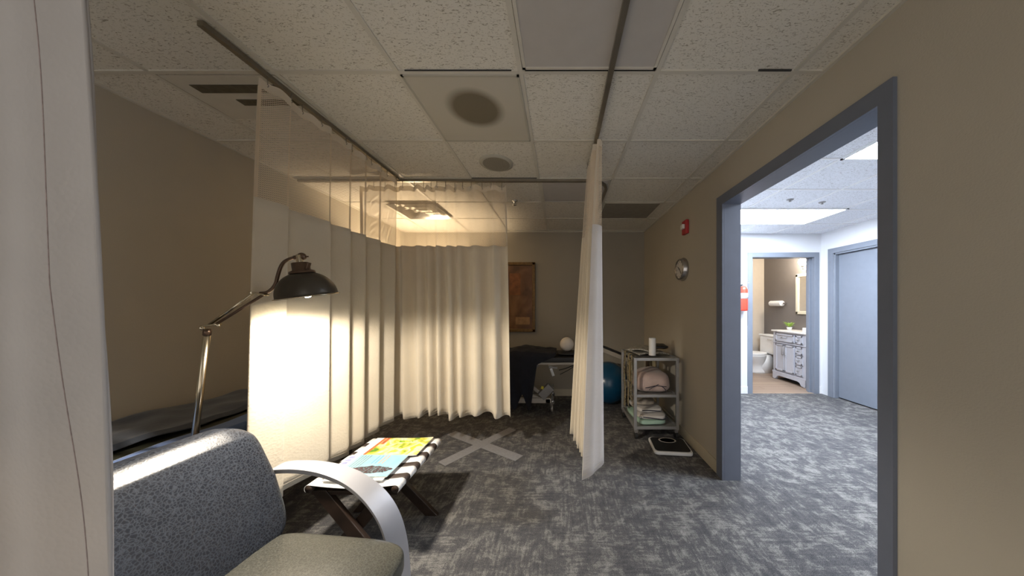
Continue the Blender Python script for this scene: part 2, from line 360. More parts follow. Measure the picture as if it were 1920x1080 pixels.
def tag(o, label, cat, group=None):
    o['label'] = label; o['category'] = cat
    if group: o['group'] = group
    return o
def struct(o): o['kind'] = 'structure'; return o

# ------------------------------------------------------------------ dimensions
XL, XR, YB, ZC = -2.53, 1.37, 4.60, 2.67
D0, D1, DH = 1.204, 2.357, 2.305          # doorway opening in the right wall (y range, head height)
WT = 0.12                              # wall thickness
HY, HX = 4.72, 4.36                    # hall far wall, hall right wall
YN = -1.6                              # room runs on behind the camera

# ---- room shell
struct(MB().bb(XL-0.12, HX+0.1, YN, HY, -0.08, 0).build('floor', 'carpet'))
struct(MB().bb(XL-0.12, XR+WT, YN, YB+0.12, ZC, ZC+0.06).build('ceiling', 'tile'))
struct(MB().bb(XR+WT, HX+0.12, YN, HY+0.1, ZC, ZC+0.06).build('ceiling', 'hall_tile'))
struct(MB().bb(XL-0.12, XL, YN, YB+0.12, 0, ZC).build('wall_left', 'wall'))
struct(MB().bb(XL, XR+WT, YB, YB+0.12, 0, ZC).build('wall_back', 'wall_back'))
w = MB().bb(XR, XR+WT/2, YN, D0-0.012, 0, ZC).bb(XR, XR+WT/2, D1+0.012, YB, 0, ZC).bb(XR, XR+WT/2, D0-0.012, D1+0.012, DH+0.012, ZC)
struct(w.build('wall_right', 'wall'))
w = MB().bb(XR+WT/2, XR+WT, YN, D0-0.012, 0, ZC).bb(XR+WT/2, XR+WT, D1+0.012, HY, 0, ZC).bb(XR+WT/2, XR+WT, D0-0.012, D1+0.012, DH+0.012, ZC)
struct(w.build('wall_hall_left', 'hall_wall'))
# ceiling grid (one suspended lattice)
g = MB()
for x in (-2.13, -1.48, -0.845, -0.205, 0.505, 1.215): g.bb(x-0.012, x+0.012, YN, YB, ZC-0.006, ZC)
for k in range(-5, 6):
    y = 1.466+0.61*k
    if YN < y < YB: g.bb(XL, XR, y-0.011, y+0.011, ZC-0.0062, ZC)
g.bb(XL, XL+0.02, YN, YB, ZC-0.012, ZC).bb(XR-0.02, XR, YN, YB, ZC-0.012, ZC).bb(XL, XR, YB-0.02, YB, ZC-0.012, ZC)
struct(g.build('trim_1', 'grid'))
g = MB()
for k in range(-1, 4):
    x = 2.31+0.61*k; g.bb(x-0.012, x+0.012, YN, HY, ZC-0.006, ZC)
for k in range(-6, 5):
    y = 2.33+0.61*k
    if YN < y < HY: g.bb(XR+WT, HX, y-0.011, y+0.011, ZC-0.0062, ZC)
struct(g.build('trim_2', 'base_white'))
g = MB()                                 # dark gaps where tiles sit unevenly
g.bb(-0.80, -0.25, 1.4535, 1.4565, ZC-0.0068, ZC-0.001).bb(-0.18, 0.49, 1.4535, 1.456, ZC-0.0075, ZC-0.001).bb(1.02, 1.19, 1.45, 1.458, ZC-0.0075, ZC-0.001).bb(-0.84, -0.22, 2.672, 2.676, ZC-0.0075, ZC-0.001)
struct(g.build('trim_3', 'shadow'))

# ---- doorway frame
t = MB()
y0, y1, zt, tw = D0, D1, DH, 0.08
e0, e1 = XR-0.018, XR+WT+0.018
t.bb(XR+0.001, e1, y0-0.012, y0, 0, zt).bb(XR+0.001, e1, y1, y1+0.012, 0, zt).bb(XR+0.001, e1, y0-0.012, y1+0.012, zt, zt+0.012)
t.bb(e0, XR, y0-0.056, y0, 0, zt).bb(e0, XR, y1, y1+0.086, 0, zt).bb(e0, XR, y0-0.056, y1+0.086, zt, zt+tw)
t.bb(XR+WT, e1, y0-0.056, y0-0.012, 0, zt).bb(XR+WT, e1, y1+0.012, y1+0.086, 0, zt).bb(XR+WT, e1, y0-0.056, y1+0.086, zt+0.012, zt+tw)
struct(t.build('trim_4', 'trim'))
# ---- baseboards
struct(MB().bb(XR-0.012, XR, D1+0.087, YB, 0, 0.11).build('baseboard_right', 'base', bevel=0.003))
struct(MB().bb(XL, XR, YB-0.012, YB, 0, 0.11).build('baseboard_back', 'base', bevel=0.003))
struct(MB().bb(XL, XL+0.012, YN, YB, 0, 0.11).build('baseboard_left', 'base', bevel=0.003))

# ---- hall: far wall with the bathroom doorway, right wall with door
BX0, BX1, BZ = 3.197, 4.25, 2.285
struct(MB().bb(XR+WT, BX0, HY, HY+0.13, 0, ZC).bb(BX1, HX+0.6, HY, HY+0.13, 0, ZC).bb(BX0, BX1, HY, HY+0.13, BZ, ZC).build('wall_hall_far', 'hall_wall'))
HD0, HD1, HDZ = 2.6, 4.50, 2.30
struct(MB().bb(HX, HX+0.12, YN, HD0, 0, ZC).bb(HX, HX+0.12, HD1, HY, 0, ZC).bb(HX, HX+0.12, HD0, HD1, HDZ, ZC).build('wall_hall_right', 'hall_wall'))
t = MB()
t.bb(BX0-0.07, BX0, HY-0.015, HY, 0, BZ+0.07).bb(BX1, BX1+0.07, HY-0.015, HY, 0, BZ+0.07).bb(BX0, BX1, HY-0.015, HY, BZ, BZ+0.07)
t.bb(BX0, BX0+0.012, HY-0.015, HY+0.15, 0, BZ).bb(BX1-0.012, BX1, HY-0.015, HY+0.15, 0, BZ).bb(BX0, BX1, HY-0.015, HY+0.15, BZ-0.012, BZ)
t.bb(BX1-0.045, BX1-0.012, HY+0.05, HY+0.09, 0, BZ-0.012).bb(BX0+0.012, BX0+0.03, HY+0.05, HY+0.09, 0, BZ-0.012)
struct(t.build('trim_5', 'door', bevel=0.003))
t = MB()
t.bb(HX-0.015, HX, HD1, HD1+0.09, 0, HDZ+0.08).bb(HX-0.015, HX, HD0-0.09, HD0, 0, HDZ+0.08).bb(HX-0.015, HX, HD0, HD1, HDZ, HDZ+0.08)
t.bb(HX, HX+0.10, HD1-0.025, HD1, 0, HDZ).bb(HX, HX+0.10, HD0, HD0+0.025, 0, HDZ).bb(HX, HX+0.10, HD0, HD1, HDZ-0.025, HDZ)
struct(t.build('trim_6', 'door', bevel=0.003))
dr = struct(MB().bb(HX+0.05, HX+0.09, HD0+0.027, HD1-0.027, 0.018, HDZ-0.028).build('door_1', 'door', bevel=0.003, org=(HX+0.05, HD1, 0)))
k = MB().cyl((HX+0.05, 2.70, 1.02), (HX+0.0, 2.70, 1.02), 0.012).ball((HX-0.015, 2.70, 1.02), 0.03)
k.build('door_knob', 'chrome', dr, smooth=True)
struct(MB().bb(HX+0.10, HX+0.12, HD0, HD1, 0, HDZ).build('wall_closet', 'shadow'))
struct(MB().bb(XR+WT, BX0-0.07, HY-0.013, HY, 0, 0.12).bb(BX1+0.07, HX, HY-0.013, HY, 0, 0.12).build('baseboard_hall', 'base_white', bevel=0.003))

# ---- bathroom shell
GX, BF = 4.78, 6.62
struct(MB().bb(2.6, GX+0.1, HY, BF+0.1, -0.08, 0.003).build('floor', 'plank'))
struct(MB().bb(GX, GX+0.1, HY+0.13, BF, 0, ZC).build('wall_bath_right', 'bath_dark'))
struct(MB().bb(2.6, GX+0.1, BF, BF+0.1, 0, ZC).build('wall_bath_far', 'bath_light'))
struct(MB().bb(2.5, 2.6, HY+0.13, BF+0.1, 0, ZC).build('wall_bath_left', 'bath_light'))
struct(MB().bb(2.5, GX+0.1, HY+0.1, BF+0.1, ZC, ZC+0.06).build('ceiling', 'hall_tile'))

# ------------------------------------------------------------------ ceiling things
def panel_light(x0, x1, y0, y1, label):
    t = thing('ceiling_light', label, 'ceiling light', ((x0+x1)/2, (y0+y1)/2, ZC), 'lit ceiling panels in the hall')
    MB().bb(x0+0.02, x1-0.02, y0+0.02, y1-0.02, ZC-0.012, ZC-0.004).build('light_diffuser', 'hall_panel', t)
    f = MB()
    for a in ((x0, x1, y0, y0+0.02), (x0, x1, y1-0.02, y1), (x0, x0+0.02, y0, y1), (x1-0.02, x1, y0, y1)): f.bb(*a, ZC-0.014, ZC-0.002)
    f.build('frame', 'white', t)
panel_light(2.2, 3.58, 3.50, 4.15, 'bright white rectangular ceiling light in the hall before the bathroom wall')
panel_light(2.31, 3.50, 1.72, 2.33, 'bright white ceiling light in the hall cut off by the near door jamb')

t = thing('air_diffuser', 'square perforated grey ceiling air diffuser with a large dark round patch', 'air vent', (-0.517, 1.735, ZC))
def disc_mat(name, base, dark, r0, r1):
    m, nt, out = new_mat(name)
    b = N(nt, 'ShaderNodeBsdfPrincipled', Roughness=0.6); tc = nt.nodes.new('ShaderNodeTexCoord')
    ln = N(nt, 'ShaderNodeVectorMath', operation='LENGTH'); nt.links.new(tc.outputs['Object'], ln.inputs[0])
    base_c = ramp(nt, ln.outputs['Value'], [(r0, dark), (r1, base)])
    v = mapping(nt, (1, 1, 1)); vo = N(nt, 'ShaderNodeTexVoronoi', Scale=150.0, Randomness=0.0); nt.links.new(v, vo.inputs['Vector'])
    holes = ramp(nt, vo.outputs['Distance'], [(0.25, (0.6, 0.6, 0.6)), (0.4, (1, 1, 1))])
    mm = nt.nodes.new('ShaderNodeMix'); mm.data_type = 'RGBA'; mm.blend_type = 'MULTIPLY'; mm.inputs['Factor'].default_value = 1
    nt.links.new(base_c, mm.inputs['A']); nt.links.new(holes, mm.inputs['B']); nt.links.new(mm.outputs['Result'], b.inputs['Base Color'])
    nt.links.new(b.outputs[0], out.inputs[0]); return m
M['diff_face'] = disc_mat('sooty_perforated_face', (0.52, 0.49, 0.42), (0.17, 0.145, 0.10), 0.125, 0.185)
MB().bb(-0.83, -0.22, 1.48, 2.065, ZC-0.010, ZC-0.001).build('face_plate', 'diff_face', t)
f = MB()
for a in ((-0.835, -0.215, 1.477, 1.489), (-0.835, -0.215, 2.056, 2.068), (-0.835, -0.823, 1.477, 2.068), (-0.227, -0.215, 1.477, 2.068)): f.bb(*a, ZC-0.012, ZC-0.001)
f.build('frame', 'diffuser', t)
t = thing('ceiling_speaker', 'small round grey ceiling speaker grille beyond the square diffuser', 'speaker', (-0.54, 2.40, ZC))
MB().lathe([(0, -0.012), (0.115, -0.012), (0.14, -0.006), (0.14, 0)], (-0.54, 2.40, ZC)).build('rim', 'diffuser', t, smooth=True)
MB().lathe([(0, -0.014), (0.112, -0.014), (0.112, -0.011)], (-0.54, 2.40, ZC)).build('grille', simple('speaker_grille', (0.26, 0.24, 0.20), 0.7, noise_scale=300, var=0.3), t)
def flat_panel(name, x0, x1, y0, y1, mat, label, cat):
    t = thing(name, label, cat, ((x0+x1)/2, (y0+y1)/2, ZC))
    MB().bb(x0+0.015, x1-0.015, y0+0.013, y1-0.013, ZC-0.005, ZC-0.001).build('lens', mat, t)
    f = MB()
    for a in ((x0, x1, y0, y0+0.013), (x0, x1, y1-0.013, y1), (x0, x0+0.015, y0, y1), (x1-0.015, x1, y0, y1)): f.bb(*a, ZC-0.009, ZC-0.001)
    f.build('frame', 'grid', t)
flat_panel('ceiling_light', -0.19, 0.49, 0.26, 1.445, 'smooth_tile', 'unlit smooth white ceiling light panel overhead beside the right curtain track', 'ceiling light')
flat_panel('ceiling_light', 0.52, 1.20, 3.31, 3.895, 'dark_panel', 'unlit dark grey ceiling light panel near the right wall at the back', 'ceiling light')
flat_panel('ceiling_light', -0.19, 0.49, 2.71, 3.28, 'smooth_tile', 'smooth grey ceiling panel beyond the back curtain track', 'ceiling light')  # flat grey panel over the tiles, darker than they are
# slot vent on the left
t = thing('slot_vent', 'ceiling slot air vent with two dark sooty slots at upper left', 'air vent', (-1.78, 1.60, ZC))
MB().bb(-2.11, -1.50, 1.485, 1.83, ZC-0.006, ZC-0.001).build('plate', 'grid', t)
M['slot'] = simple('sooty_slot', (0.10, 0.085, 0.055), 0.9, noise_scale=20, var=0.3)
MB().bb(-2.03, -1.55, 1.545, 1.605, ZC-0.009, ZC-0.005).build('slot', 'slot', t, bevel=0.003)
MB().bb(-1.90, -1.55, 1.655, 1.705, ZC-0.009, ZC-0.005).build('slot', 'slot', t, bevel=0.003)
# four-way diffuser in the back bay
t = thing('air_diffuser', 'stepped square metal ceiling vent seen through the curtain net at the back', 'air vent', (-1.68, 3.58, ZC))
for i, s in enumerate((0.28, 0.21, 0.14, 0.07)):
    f = MB(); z = ZC-0.012-0.010*i; c = (-1.74, 3.55)
    f.surf(lambda u, v, s=s, z=z: Vector((c[0]+[-1, 1, 1, -1, -1][round(u*4)]*(s-0.045*v), c[1]+[-1, -1, 1, 1, -1][round(u*4)]*(s-0.045*v), z+0.03*v-0.02)), 4, 1)
    f.build('louver', 'chrome', t, thick=0.004)
# sprinkler
t = thing('sprinkler_head', 'small chrome sprinkler hanging from the ceiling tile behind the curtain track', 'sprinkler', (-0.52, 3.25, ZC))
MB().lathe([(0, 0), (0.035, 0), (0.03, -0.01), (0.012, -0.014), (0.012, -0.03), (0, -0.03)], (-0.52, 3.25, ZC)).build('escutcheon', 'chrome', t, smooth=True)
MB().cyl((-0.52, 3.25, ZC-0.05), (-0.52, 3.25, ZC-0.054), 0.022).tube([(-0.535, 3.25, ZC-0.03), (-0.54, 3.25, ZC-0.04), (-0.525, 3.25, ZC-0.05)], 0.003, 6).tube([(-0.505, 3.25, ZC-0.03), (-0.50, 3.25, ZC-0.04), (-0.515, 3.25, ZC-0.05)], 0.003, 6).build('deflector', 'chrome', t, smooth=True)
for x, y, l in ((2.62, 3.22, 'small white sprinkler in the hall ceiling, the left of two before the bright light'), (3.06, 3.30, 'small white sprinkler in the hall ceiling, the right of two before the bright light')):
    t = thing('sprinkler_head', l, 'sprinkler', (x, y, ZC), 'hall sprinklers')
    MB().lathe([(0, 0), (0.035, 0), (0.03, -0.008), (0.01, -0.010), (0.01, -0.022), (0.016, -0.024), (0, -0.026)], (x, y, ZC), seg=20).build('escutcheon', 'greymetal', t, smooth=True)

# ------------------------------------------------------------------ curtain tracks
def track(pts, label):
    a = MB(); T = 0.012
    for p, q in zip(pts[:-1], pts[1:]): a.beam((p[0], p[1], ZC-0.018), (q[0], q[1], ZC-0.018), 0.026, 0.022)
    o = tag(a.build('curtain_track', 'alu', org=(pts[0][0], pts[0][1], ZC-0.03)), label, 'curtain track'); return o
track([(-1.525, 1.197), (-1.525, 2.66)], 'metal ceiling track over the left curtain')
arc = [(0.27+0.2*math.sin(a), 2.90-0.2*math.cos(a)) for a in [PI/2*k/6 for k in range(7)]]
track([(-2.50, 2.70)] + arc + [(0.47, 3.70)], 'metal ceiling track across the room bending toward the back wall')
track([(0.26, -1.0), (0.26, 2.42)], 'metal ceiling track running overhead to the white curtain on the right')

# ------------------------------------------------------------------ curtains
def resample(pts, n):
    pts = [Vector(p) for p in pts]; L = [0]
    for a, b in zip(pts[:-1], pts[1:]): L.append(L[-1]+(b-a).length)
    out = []; k = 0
    for i in range(n+1):
        s = L[-1]*i/n
        while k < len(L)-2 and L[k+1] < s: k += 1
        t = (s-L[k])/max(1e-9, L[k+1]-L[k]); out.append((pts[k].lerp(pts[k+1], t), s))
    return out
def smooth_path(pts, it=3):
    pts = [Vector(p) for p in pts]
    for _ in range(it):
        q = [pts[0]]
        for a, b in zip(pts[:-1], pts[1:]): q += [a.lerp(b, 0.25), a.lerp(b, 0.75)]
        q.append(pts[-1]); pts = q
    return pts
def curtain(label, top, bot, ztop, znet, zbot, mat='cloth', hooks=0, dz=lambda s: 0, n=240, group=None, netdz=lambda s: 0, mat2=None, split=None, bow=0.0, root=None):
    """top / bot: plan paths with the same number of points; the cloth blends from one to the other"""
    T = resample(smooth_path(top), n); B = resample(smooth_path(bot), n)
    mid = T[n//2][0]
    t = thing('privacy_curtain', label, 'curtain', (mid.x, mid.y, zbot), group)
    def pos(u, z):
        i = min(n, max(0, round(u*n))); k = (ztop-z)/(ztop-zbot); k = k**0.8 if k > 0 else 0
        p = T[i][0].lerp(B[i][0], k); return Vector((p.x + bow*math.sin(PI*k), p.y, z))
    def zz(u, a, b, v):
        s = T[round(u*n)][1]
        return a + (b-a)*v
    W = T[-1][1]
    zn = lambda u: znet + netdz(u); zb = lambda u: zbot + dz(u)
    # header band
    MB().surf(lambda u, v: pos(u, ztop-0.045*v + 0.012*math.cos(u*hooks*2*PI)*0.5 if hooks else ztop-0.045*v), n, 2, lambda u, v: (u*W, v*0.045)).build('header_band', 'header', t, smooth=True, fix=False)
    MB().surf(lambda u, v: pos(u, (ztop-0.04)*(1-v)+zn(u)*v), n, 10, lambda u, v: (u*W, (1-v)*(ztop-znet))).build('net_panel', 'net', t, smooth=True, fix=False)
    # vertical net hems
    if split is None:
        MB().surf(lambda u, v: pos(u, zn(u)*(1-v)+zb(u)*v), n, 24, lambda u, v: (u*W, (1-v)*(znet-zbot))).build('cloth_panel', mat, t, smooth=True, thick=0.003, fix=False)
    else:
        c = split
        MB().surf(lambda u, v: pos(u*c, zn(u*c)*(1-v)+zb(u*c)*v), int(n*c), 24, lambda u, v: (u*W*c, (1-v)*(znet-zbot))).build('cloth_panel', mat2, t, smooth=True, thick=0.003, fix=False)
        MB().surf(lambda u, v: pos(c+u*(1-c), zn(c+u*(1-c))*(1-v)+zb(c+u*(1-c))*v), int(n*(1-c)), 24, lambda u, v: (u*W, (1-v)*(znet-zbot))).build('cloth_panel', mat, t, smooth=True, thick=0.003, fix=False)
    for u0, u1 in ((0.0, 0.012), (0.988, 1.0)):
        MB().surf(lambda u, v: pos(u0+(u1-u0)*u, (ztop-0.04)*(1-v)+zn(u0)*v)+Vector((0, -0.002, 0)), 2, 8, lambda u, v: (u, v)).build('edge_hem', 'header', t, fix=False)
    # bottom hem line
    MB().tube([pos(u/80, zb(u/80)+0.03)+Vector((0, 0, 0)) for u in range(81)], 0.0022, 5).build('bottom_hem', mat, t, smooth=True)
    for h in range(hooks):
        u = (h+0.5)/hooks; p = pos(u, ztop-0.02)
        m_ = MB().tube([(p.x, p.y, ZC-0.026), (p.x, p.y, p.z+0.006)], 0.0025, 6)
        for k in range(1): m_.tube([p+Vector((0.006*math.cos(a), 0, 0.006*math.sin(a))) for a in [2*PI*q/10 for q in range(11)]], 0.0018, 5)
        m_.build('curtain_hook', 'alu', t, smooth=True)
    return t

# left curtain (hangs along x = -1.525)
def zigA(dx, y0, amp=1.0):
    pts = [(-1.545, y0+0.012), (-1.570, y0), (-1.545, y0-0.004), (-1.50, y0+0.05), (-1.472, y0+0.125)]
    for y in (1.842, 2.02, 2.18, 2.36, 2.58):
        p = pts[-1][1]; d = y-p
        pts += [(-1.478, p+0.02), (-1.545, p+0.035), (-1.556, p+0.05), (-1.52, p+0.05+0.35*(d-0.05)), (-1.475, y-0.02), (-1.468, y)]
    pts += [(-1.50, 2.61), (-1.53, 2.64)]
    return [(-1.515+dx+(a+1.515)*amp, b, 0) for a, b in pts]
A_top = zigA(0.0, 1.44, 0.42); A_bot = zigA(-0.028, 1.41, 0.6)
curtain('cream curtain behind the reading lamp, brightly lit by it', A_top, A_bot, 2.615, 2.005, 0.40, hooks=12, dz=lambda u: 0.012*math.sin(9*u), n=300)
# back curtain (hangs along y = 2.70)
def zigB(amp, x0, x1):
    pts = []; x = x0; s = 1; random.seed(3)
    widths = [0.09, 0.07, 0.09, 0.08, 0.06, 0.05, 0.10, 0.05, 0.045, 0.04, 0.045, 0.04, 0.06, 0.05, 0.045, 0.05, 0.09, 0.08, 0.11, 0.05, 0.10]
    k = (x1-x0)/sum(widths); pts.append((x, 2.70+amp*0.3, 0))
    for w_ in widths:
        a = amp*random.uniform(0.6, 1.15)*s; pts.append((x+0.25*w_*k, 2.70+a, 0)); pts.append((x+0.75*w_*k, 2.70+a, 0)); x += w_*k; s = -s
    pts.append((x1, 2.70, 0)); return pts
curtain('cream curtain in narrow pleats across the back, left of the framed picture', zigB(0.028, -1.92, -0.515), zigB(0.05, -1.90, -0.475), 2.603, 2.03, 0.405, hooks=16, dz=lambda u: 0.02*math.sin(17*u)-0.012*math.cos(41*u), n=420)
# right gathered curtain
def zigC(amp, xc, y0, y1, lead):
    pts = [(xc+lead[0], y0-0.02, 0), (xc+lead[1], y0+0.0, 0)]; s = -1; n = 13
    for i in range(n):
        y = y0+0.03+(y1-y0)*i/n
        pts.append((xc+amp*s*(1.0 if i % 3 else 0.75), y, 0)); pts.append((xc+amp*s*0.95, y+0.012, 0)); s = -s
    pts.append((xc, y1, 0)); return pts
C_top = [(0.262, 1.985, 0), (0.275, 1.98, 0), (0.298, 2.0, 0), (0.302, 2.02, 0)]
C_bot = [(0.150, 1.90, 0), (0.215, 1.915, 0), (0.245, 1.95, 0), (0.300, 1.985, 0), (0.318, 2.02, 0)]
C_top.insert(2, (0.29, 1.985, 0))
for i in range(14):
    s = -1 if i % 2 == 0 else 1; q = 0.75 if i % 4 == 2 else 1.0
    if s < 0:
        C_top += [(0.238, 2.045+0.024*i, 0), (0.236-0.001*i, 2.052+0.024*i, 0)]
        C_bot += [(0.155-0.006*i*q, 2.045+0.026*i, 0), (0.150-0.006*i*q, 2.056+0.026*i, 0)]
    else:
        C_top += [(0.285, 2.045+0.024*i, 0), (0.287, 2.052+0.024*i, 0)]
        C_bot += [(0.27, 2.045+0.026*i, 0), (0.275, 2.056+0.026*i, 0)]
curtain('white curtain gathered into a tight stack before the blue exercise ball', C_top, C_bot, 2.62, 2.02, 0.36, hooks=7, dz=lambda u: -0.075*max(0, 1-u*9)+0.03*u, n=420, mat2='cloth_hall_lit', split=0.10)
# near left curtain, right beside the camera
def near():
    t = thing('privacy_curtain', 'large out-of-focus pale curtain edge filling the left side of the frame', 'curtain', (-1.3, 0.62, 0.3))
    X = lambda z: -1.040 + (2.12-z)*0.050 - 0.006*math.sin(z*3)
    def fy(d, z): return 0.62+0.012*math.sin(d*30+z*0.7)*min(1, d*4)+0.003*math.sin(z*7+d*9)
    def f(u, v):
        z = 2.5 + (0.38-2.5)*v; return Vector((X(z)-0.62*u, fy(0.62*u, z), z))
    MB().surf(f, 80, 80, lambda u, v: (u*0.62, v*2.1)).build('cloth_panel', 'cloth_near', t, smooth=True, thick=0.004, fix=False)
    def g(v):
        z = 2.5-2.1*v; d = 0.102-0.045*max(0.0, (1.5-z)/0.63)+0.0015*math.sin(v*23); return Vector((X(z)-d, fy(d, z)-0.0022, z))
    MB().tube([g(v/90) for v in range(91)], 0.0011, 6).build('seam', 'seam', t, smooth=True)
    MB().tube([(X(2.5-2.1*v/40)-0.002, 0.618, 2.5-2.1*v/40) for v in range(41)], 0.0035, 8).build('edge_hem', 'cloth_near', t, smooth=True)
    MB().surf(lambda u, v: f(u, 0)+Vector((0, 0, 0.12*v)), 60, 3, lambda u, v: (u*0.62, v*0.1)).build('net_panel', 'net', t, smooth=True, fix=False)
near()

# ------------------------------------------------------------------ lounge chair (faces right)
def chair():
    t = thing('armchair', 'dark grey crackled vinyl armchair with curved silver metal armrest', 'chair', (-1.10, 1.00, 0))
    # backrest: rounded slab along y, leaning back
    def rslab(fn, nu=40, nv=28, e=0.32):
        """superellipsoid slab mapped by fn(a, b, c) with a,b,c in [-1,1]"""
        def sp(x, p): return math.copysign(abs(x)**p, x)
        def f(u, v):
            th = 2*PI*u; ph = PI*(v-0.5)
            a = sp(math.cos(ph), e)*sp(math.cos(th), e); b = sp(math.cos(ph), e)*sp(math.sin(th), e); c = sp(math.sin(ph), e)
            return fn(a, b, c)
        m_ = MB().surf(f, nu, nv); bmesh.ops.remove_doubles(m_.bm, verts=m_.bm.verts, dist=0.0004); return m_
    y1b, y0b = 1.355, 0.77
    def back(a, b, c):      # a: across y, b: up, c: thickness
        k = (b+1)/2
        y = (y0b+y1b)/2 + a*(y1b-y0b)/2*(0.965+0.035*(1-abs(b)))
        z = 0.40 + 0.51*k
        x = -1.285 - 0.175*k - 0.035*k*k + c*0.045 - (0.012*math.cos(a*PI/2) if c > 0 else 0)
        if b > 0: z -= 0.025*max(0, abs(a)-0.65)**1.2*2; x -= 0.03*max(0, b-0.8)*4
        return Vector((x, y-0.02*(1-k), z))
    rslab(back, 96, 72, 0.30).build('backrest', 'vinyl', t, smooth=True)
    def seat(a, b, c):
        x = -0.985 + a*0.325; y = 1.025 + b*0.265; z = 0.365 + c*0.055
        if c > 0: z += 0.022*math.cos(b*PI/2)*math.cos(a*PI/2.4) - 0.02*max(0, a-0.4)**1.5*1.5
        return Vector((x, y-0.02*a, z-0.01*a))
    rslab(seat, 96, 64, 0.30).build('seat', 'vinyl_seat', t, smooth=True)
    # arms: flat curved band
    def arm(y, side):
        P = [(-1.47, 0.60), (-1.42, 0.645), (-1.36, 0.655), (-1.25, 0.655), (-1.13, 0.635), (-1.01, 0.585), (-0.91, 0.50), (-0.845, 0.40), (-0.81, 0.28), (-0.795, 0.14), (-0.79, 0.012)]
        Q = smooth_path([(a, 0, b) for a, b in P], 3); n = len(Q)
        m_ = MB(); rings = []; e_ = MB()
        for i, q in enumerate(Q):
            k = i/(n-1); d = (Q[min(i+1, n-1)]-Q[max(0, i-1)]).normalized()
            tw = side*0.55*max(0, min(1, (k-0.25)/0.35))
            wd = Vector((math.sin(tw)*1.0, math.cos(tw), 0)); nn = d.cross(wd).normalized(); wd = nn.cross(d).normalized()
            w_ = 0.037+0.010*min(1, k*1.6); c = Vector((q.x, y-side*0.0, q.z))
            rings.append([m_.bm.verts.new(c+wd*w_*a+nn*0.010*b) for a, b in ((-1, -1), (1, -1), (1, 1), (-1, 1))])
        for i in range(n-1):
            for k in range(4): m_.bm.faces.new((rings[i][k], rings[i][(k+1) % 4], rings[i+1][(k+1) % 4], rings[i+1][k]))
        m_.bm.faces.new(rings[0][::-1]); m_.bm.faces.new(rings[-1])
        m_.build('armrest', 'silver', t, bevel=0.003)
    arm(1.405, 1); arm(0.72, -1)
    for y in (1.385, 0.735):
        MB().tube([(-1.47, y, 0.60), (-1.44, y, 0.34), (-1.50, y, 0.012)], 0.016, 12).build('leg', 'silver', t, smooth=True)
    MB().bb(-1.46, -0.86, 1.35, 1.375, 0.285, 0.315).bb(-1.46, -0.86, 0.75, 0.775, 0.285, 0.315).bb(-1.24, -1.21, 0.73, 1.39, 0.285, 0.31).bb(-0.86, -0.83, 0.73, 1.39, 0.285, 0.31).build('seat_frame', 'silver', t, bevel=0.003)
chair()

# ------------------------------------------------------------------ striped stool with magazines
def stool():
    t = thing('webbed_stool', 'low dark wooden cross-legged stool with white webbing top holding magazines', 'stool', (-1.18, 1.90, 0))
    x0, x1, y0, y1, z = -1.425, -0.935, 1.60, 2.17, 0.415
    for x in (x0, x1): 
        MB().tube([(x, y0, z), (x, y1, z)], 0.021, 16).build('rail', 'dkwood', t, smooth=True)
    def strap(ya, yb, mat):
        def f(u, v):
            y = ya+(yb-ya)*v; L = x1-x0; r = 0.0235
            if u < 0.2: a = PI*1.25-(PI*0.75)*u/0.2; return Vector((x0+r*math.cos(a), y, z+r*math.sin(a)))
            if u > 0.8: a = PI/2-(PI*0.75)*(u-0.8)/0.2; return Vector((x1+r*math.cos(a), y, z+r*math.sin(a)))
            k = (u-0.2)/0.6; return Vector((x0+L*k, y, z+r-0.018*math.sin(PI*k)))
        MB().surf(f, 40, 3).build('strap', mat, t, smooth=True, thick=0.002)
    n = 5; gap = 0.05; w_ = ((y1-y0)-gap*(n-1))/n
    for i in range(n):
        ya = y0+i*(w_+gap); strap(ya, ya+w_, 'white_strap')
        if i < n-1: strap(ya+w_+0.003, ya+w_+gap-0.003, 'black_strap')
    # near pair of crossed planks, then far pair
    def leg(a, b): MB().beam(a, b, 0.028, 0.082, up=(0, 1, 0)).xf(Matrix.Identity(4)).build('leg', 'dkwood', t, bevel=0.004)
    def plank(xt, xb, y, w_=0.075):
        hw = w_/2*1.25; m_ = MB()
        m_.prism([(xt-hw, z-0.015), (xt+hw, z-0.015), (xb+hw, 0.0), (xb-hw, 0.0)], lambda u, v, w: Vector((u, y+w, v)), 0.03)
        m_.build('leg', 'dkwood', t, bevel=0.004)
    plank(-1.385, -1.06, 1.615); plank(-0.985, -1.33, 1.648)
    plank(-1.28, -0.89, 1.955, 0.07); plank(-1.08, -1.42, 1.99, 0.07)
    for ya in (1.95, 1.62): MB().bb(x0, x1, ya, ya+0.05, z-0.045, z-0.022).build('cross_rail', 'dkwood', t, bevel=0.003)
stool()
ZS = 0.4425
